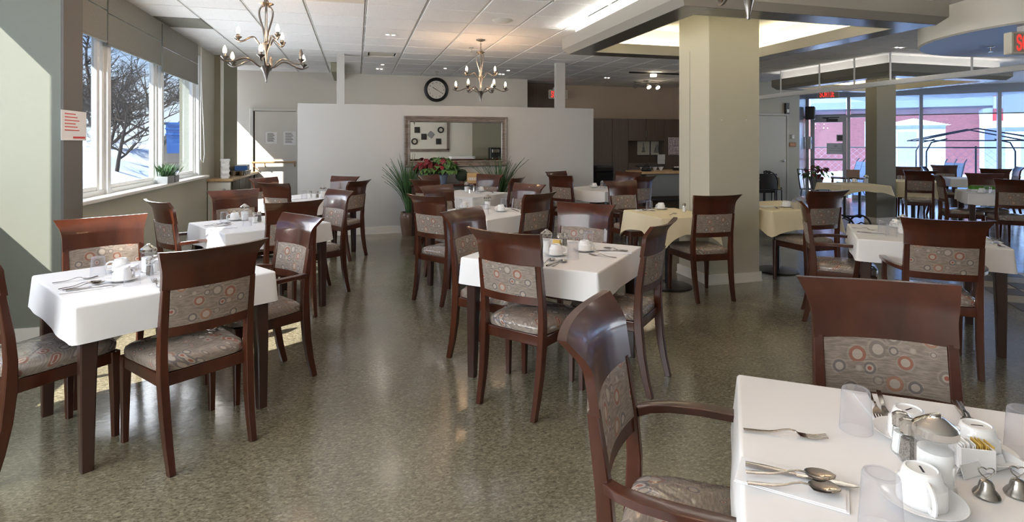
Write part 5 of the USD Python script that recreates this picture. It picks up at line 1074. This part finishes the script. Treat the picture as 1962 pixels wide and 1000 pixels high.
struct('snow_ground', snowfield(-75, -3.0, -25, 75, 130, left_h), M['snow'], smooth=True)
def tree(name, lab, x, y, z, h, seed, lean=0):
    R = np.random.default_rng(seed); segs = []
    def grow(p, d, L, r, k):
        q = [p]; dd = d.copy()
        for _ in range(3):
            dd = dd + R.normal(0, .13, 3); dd[2] += .03; dd /= np.linalg.norm(dd); q.append(q[-1] + dd * L / 3)
        segs.append((q, [r, r * .9, r * .8, r * .66], 8 if k < 2 else 4 if k < 4 else 3))
        if k >= 5: return
        for _ in range(4 if k in (0, 1, 2) else 3):
            s = q[R.integers(1, 4)]; b = dd + R.normal(0, .62, 3); b[2] = abs(b[2]) * .7 + (.15 if k < 3 else -.1 + .3 * R.random()); b /= np.linalg.norm(b); grow(s, b, L * (.58 + .2 * R.random()), r * .60, k + 1)
    grow(np.zeros(3), np.array([lean, 0, 1.]), h * .30, h * .0125, 0)
    t = thing(name, lab, 'tree', (x, y, z)); tr = [tube(*s, cap=False) for s in segs[:1]]; part('trunk', cat_(tr), M['bark'], t)
    part('branches', cat_([tube(q, np.maximum(r, .005), n, cap=False) for q, r, n in segs[1:]]), M['bark'], t, kind='stuff', smooth=False)
NUM = ('one', 'two', 'three', 'four', 'five', 'six', 'seven', 'eight', 'nine', 'ten', 'eleven', 'twelve', 'thirteen', 'fourteen', 'fifteen', 'sixteen')
TL = [(-8.8, 23.5, 7.5), (-13.5, 28.5, 8.5), (-19, 24.5, 8.5), (-11.0, 35.5, 8.5), (-20, 33.5, 9.5), (-15.5, 41.5, 9.5), (-27.5, 34, 10), (-23.5, 42, 10.5), (-11.5, 50, 10), (-33, 44, 12), (-19.5, 52, 11), (-29, 54, 12), (-41, 52, 13), (-12, 62, 12)]
for k, (x, y, h) in enumerate(TL):
    tree('bare_tree', f'bare brown winter tree outside the left windows, number {NUM[k]} counting outwards', x, y, float(left_h(np.array(x * 1.), np.array(y * 1.))) - .15, h, 40 + k)
for k in range(12):
    x, y = -6.3 - 1.35 * k, 17.5 + 2.0 * k + (k % 3)
    tree('bare_shrub', f'tangled bare shrub in the snow outside the left windows, number {NUM[k]} counting outwards', x, y, float(left_h(np.array(x), np.array(y * 1.))) - .1, 4.2 + .25 * (k % 4), 70 + k, .2)
p = atd(366, 262, 21.0)
t = thing('garden_shed', 'tan gabled shed seen through the far left window', 'shed', (p[0], p[1], .2), math.radians(20))
part('walls', poly([(-1.1, 0), (1.1, 0), (1.1, 1.0), (0, 2.35), (-1.1, 1.0)], -1.0, 1.0).apply_transform(trimesh.transformations.rotation_matrix(PI / 2, [1, 0, 0])), M['tan_siding'], t, smooth=False)
for s in (-1, 1): part('roof_slope', T(cb(-.92, .92, -1.2, 1.2, 0, .08), s * .60, 0, 1.66, ry=s * .887), M['roof_dark'], t)
p = atd(341, 262, 17.0)
t = thing('blue_container', 'bright blue recycling container in the snow outside the far left window', 'container', (p[0], p[1], p[2] - .50), math.radians(12))
part('body', loft([[(sx * w, sy * w * .8, z) for sx, sy in ((-1, -1), (1, -1), (1, 1), (-1, 1))] for w, z in ((.27, 0), (.30, .85))]), M['container_blue'], t, smooth=False); part('lid', cb(-.33, .33, -.28, .28, .85, .93, .02), M['container_blue'], t)
part('rib', cat_([cb(-.32, .32, -.26, .26, z, z + .04, .01) for z in (.55, .72)]), M['container_blue'], t)

# ------------------------------------------------------------------ outdoors, right
def OW(s, o): return W0 + WD * s + WN * o
g = snowfield(-30, 60, .15, 90, 70, lambda x, y: -.12 + .35 * np.clip((y - 2) / 6, 0, 1) * meshkit.fbm(np.stack([x, y, 0 * x], -1) * .5, 3, 9)); Rm = np.eye(4); Rm[:2, 0] = WD; Rm[:2, 1] = WN; Rm[:2, 3] = W0; g.apply_transform(Rm)
struct('snow_ground', g, M['snow'], smooth=True)
def outd(u, o):
    """point on the line parallel to the window wall, o metres outside, seen at pixel column u: (s, distance)"""
    r = (u - 981) / FPX; q = np.array([r * CA + SA, -r * SA + CA]); A = np.array([q, -WD]).T; d, s = np.linalg.solve(A, W0 + WN * o); return s, d
def hz(v, d): return EYE - (v - 275) / FPX * d
O = 16.0; s0, d0 = outd(1540, O); s1, d1 = outd(1906, O)
t = thing('brick_building', 'red brick building across the snow outside the right windows', 'building', (*OW((s0 + s1) / 2, O), 0), ANG); L = (s1 - s0) / 2 + 2; zt_ = hz(207, (d0 + d1) / 2)
part('walls', bx(-L - 4, L - 2, 0, 6, -.5, zt_), M['brick'], t, smooth=False); part('parapet', bx(-L - 4.1, L - 1.9, -.1, 6.1, zt_, zt_ + .35), M['shed_grey'], t, smooth=False)
for k, x in enumerate((-L - 1, -L * .2)):
    f_ = part('window', bx(x, x + 1.3, -.03, .0, 1.3, 2.6), M['alu'], t, smooth=False); part('window_glass', bx(x + .08, x + 1.22, -.05, -.03, 1.38, 2.52), M['shed_grey'], f_, smooth=False)
rv = part('roof_vent', T(lathe([(0, 0), (.5, 0), (.5, .9), (.95, 1.0), (.9, 1.3), (.6, 1.75), (0, 1.95)], 14), L * .55, 1.5, zt_ + .3), M['shed_grey'], t); part('roof_snow', T(lathe([(0, .5), (1.6, .35), (2.6, 0)], 16), -L * .5, 3, zt_ + .3), M['snow'], t)
part('wall_pipe', tube([(L * .62, -.25, .2), (L * .62, -.25, 2.6), (L * .62, -.1, 3.0)], .35, 8), M['shed_grey'], t)
def shed(u0, u1, vt, vp, o, lab, zb=-.2):
    a, da = outd(u0, o); b, db = outd(u1, o); d = (da + db) / 2; t = thing('outdoor_shed', lab, 'shed', (*OW((a + b) / 2, o), 0), ANG); w = (b - a) / 2; z1 = hz(vt, d); zp = hz(vp, d)
    part('walls', bx(-w, w, 0, 3, zb, z1), M['shed_grey'], t, smooth=False)
    m = poly([(-w - .15, z1), (w + .15, z1), (0, zp)], 0, 3.2); m.apply_transform(trimesh.transformations.rotation_matrix(PI / 2, [1, 0, 0])); part('snowy_roof', T(m, 0, 3.05, 0), M['snow'], t, smooth=False)
    part('door', bx(-w * .5, w * .1, -.03, 0, zb + .1, z1 - .25), M['alu'], t, smooth=False)
shed(1690, 1812, 240, 227, 9.0, 'blue-grey shed with a snowy roof right of the dark column')
shed(1926, 2050, 243, 226, 8.5, 'blue-grey shed with a snowy roof at the right edge of the windows')
a, da = outd(1912, 12.); t = thing('marker_pole', 'thick red and white pole outside the right windows', 'pole', (*OW(a, 12.), -.1))
for k in range(8): part('band', T(lathe([(0, 0), (.16, 0), (.16, .5), (0, .5)], 12), 0, 0, .5 * k), M['red_paint'] if k % 2 else M['white_paint'], t)
# fence: rail, mesh of wires, posts
o = 6.0; a, da = outd(1530, o); b, db = outd(2010, o); t = thing('wire_fence', 'chain-link fence with a dark top rail outside the right windows', 'fence', (*OW(a, o), 0), ANG); zf = hz(282.5, (da + db) / 2); Lf = b - a
part('top_rail', tube([(0, 0, zf), (Lf, 0, zf)], .024, 6), M['dark_metal'], t)
part('wire_mesh', cat_([tube([(x, 0, .05), (x + zf, 0, zf)], .003, 3, cap=False) for x in np.arange(-zf, Lf, .22)] + [tube([(x + zf, 0, .05), (x, 0, zf)], .003, 3, cap=False) for x in np.arange(-zf, Lf, .22)]), M['alu'], t, smooth=False, kind='stuff')
for x in np.arange(0, Lf, 2.6): part('post', tube([(x, 0, -.1), (x, 0, zf + .05)], .03, 6), M['dark_metal'], t)
# gazebo frame
o = 3.2; sa, da = outd(1775, o); sb, db = outd(1990, o); t = thing('gazebo_frame', 'bare black metal gazebo frame outside the right windows', 'gazebo', (*OW(sa, o), 0), ANG); W_ = sb - sa; za, zr = hz(268, da), hz(252, (da + db) / 2); D_ = 2.2
for x in (0, W_):
    for y in (0, D_): part('post', tube([(x, y, -.1), (x, y, za - .35), (x + (.12 if x == 0 else -.12), y, za - .08), (x + (.5 if x == 0 else -.5), y, za + .03)], .022, 6), M['dark_metal'], t)
for y in (0, D_): part('rafter', tube([(-.25, y, za - .02), (W_ * .5, y + (.4 if y == 0 else -.4), zr + .1), (W_ + .25, y, za - .02)], .022, 6), M['dark_metal'], t)
for y in (0, D_): part('eave', tube([(-.25, y, za - .02), (W_ + .25, y, za - .02)], .016, 6), M['dark_metal'], t)
def garden_chair(t):
    part('frame', cat_([tube([(s * .25, .25, 0), (s * .25, .2, .42), (s * .25, -.22, .38), (s * .25, -.45, 1.05), (s * .25, -.52, 1.12)], .016, 6) for s in (-1, 0, 1)] + [tube([(-.25, -.40, .9), (.25, -.40, .9)], .014, 6)]), M['grey_panel'], t)
    part('sling', cat_([T(bx(-.24, .24, -.005, .005, 0, .68), 0, -.22, .38, rx=.32), T(bx(-.24, .24, -.21, .21, -.005, .005), 0, 0, .40)]), M['alu_white'], t, smooth=False)
    for s in (-1, 1): part('rear_leg', tube([(s * .25, -.1, .4), (s * .25, -.35, 0)], .014, 6), M['grey_panel'], t)
s, d = outd(1808, 1.6); place('gch', garden_chair, 'garden_chair', 'grey high-backed garden chair outside the right windows', 'chair', (*OW(s, 1.6), -.08), ANG + 2.4)
s, d = outd(1627, 1.5); place('gch', garden_chair, 'garden_chair', 'grey high-backed garden chair outside the narrow sidelight beside the glass door', 'chair', (*OW(s, 1.5), -.08), ANG + 2.2)
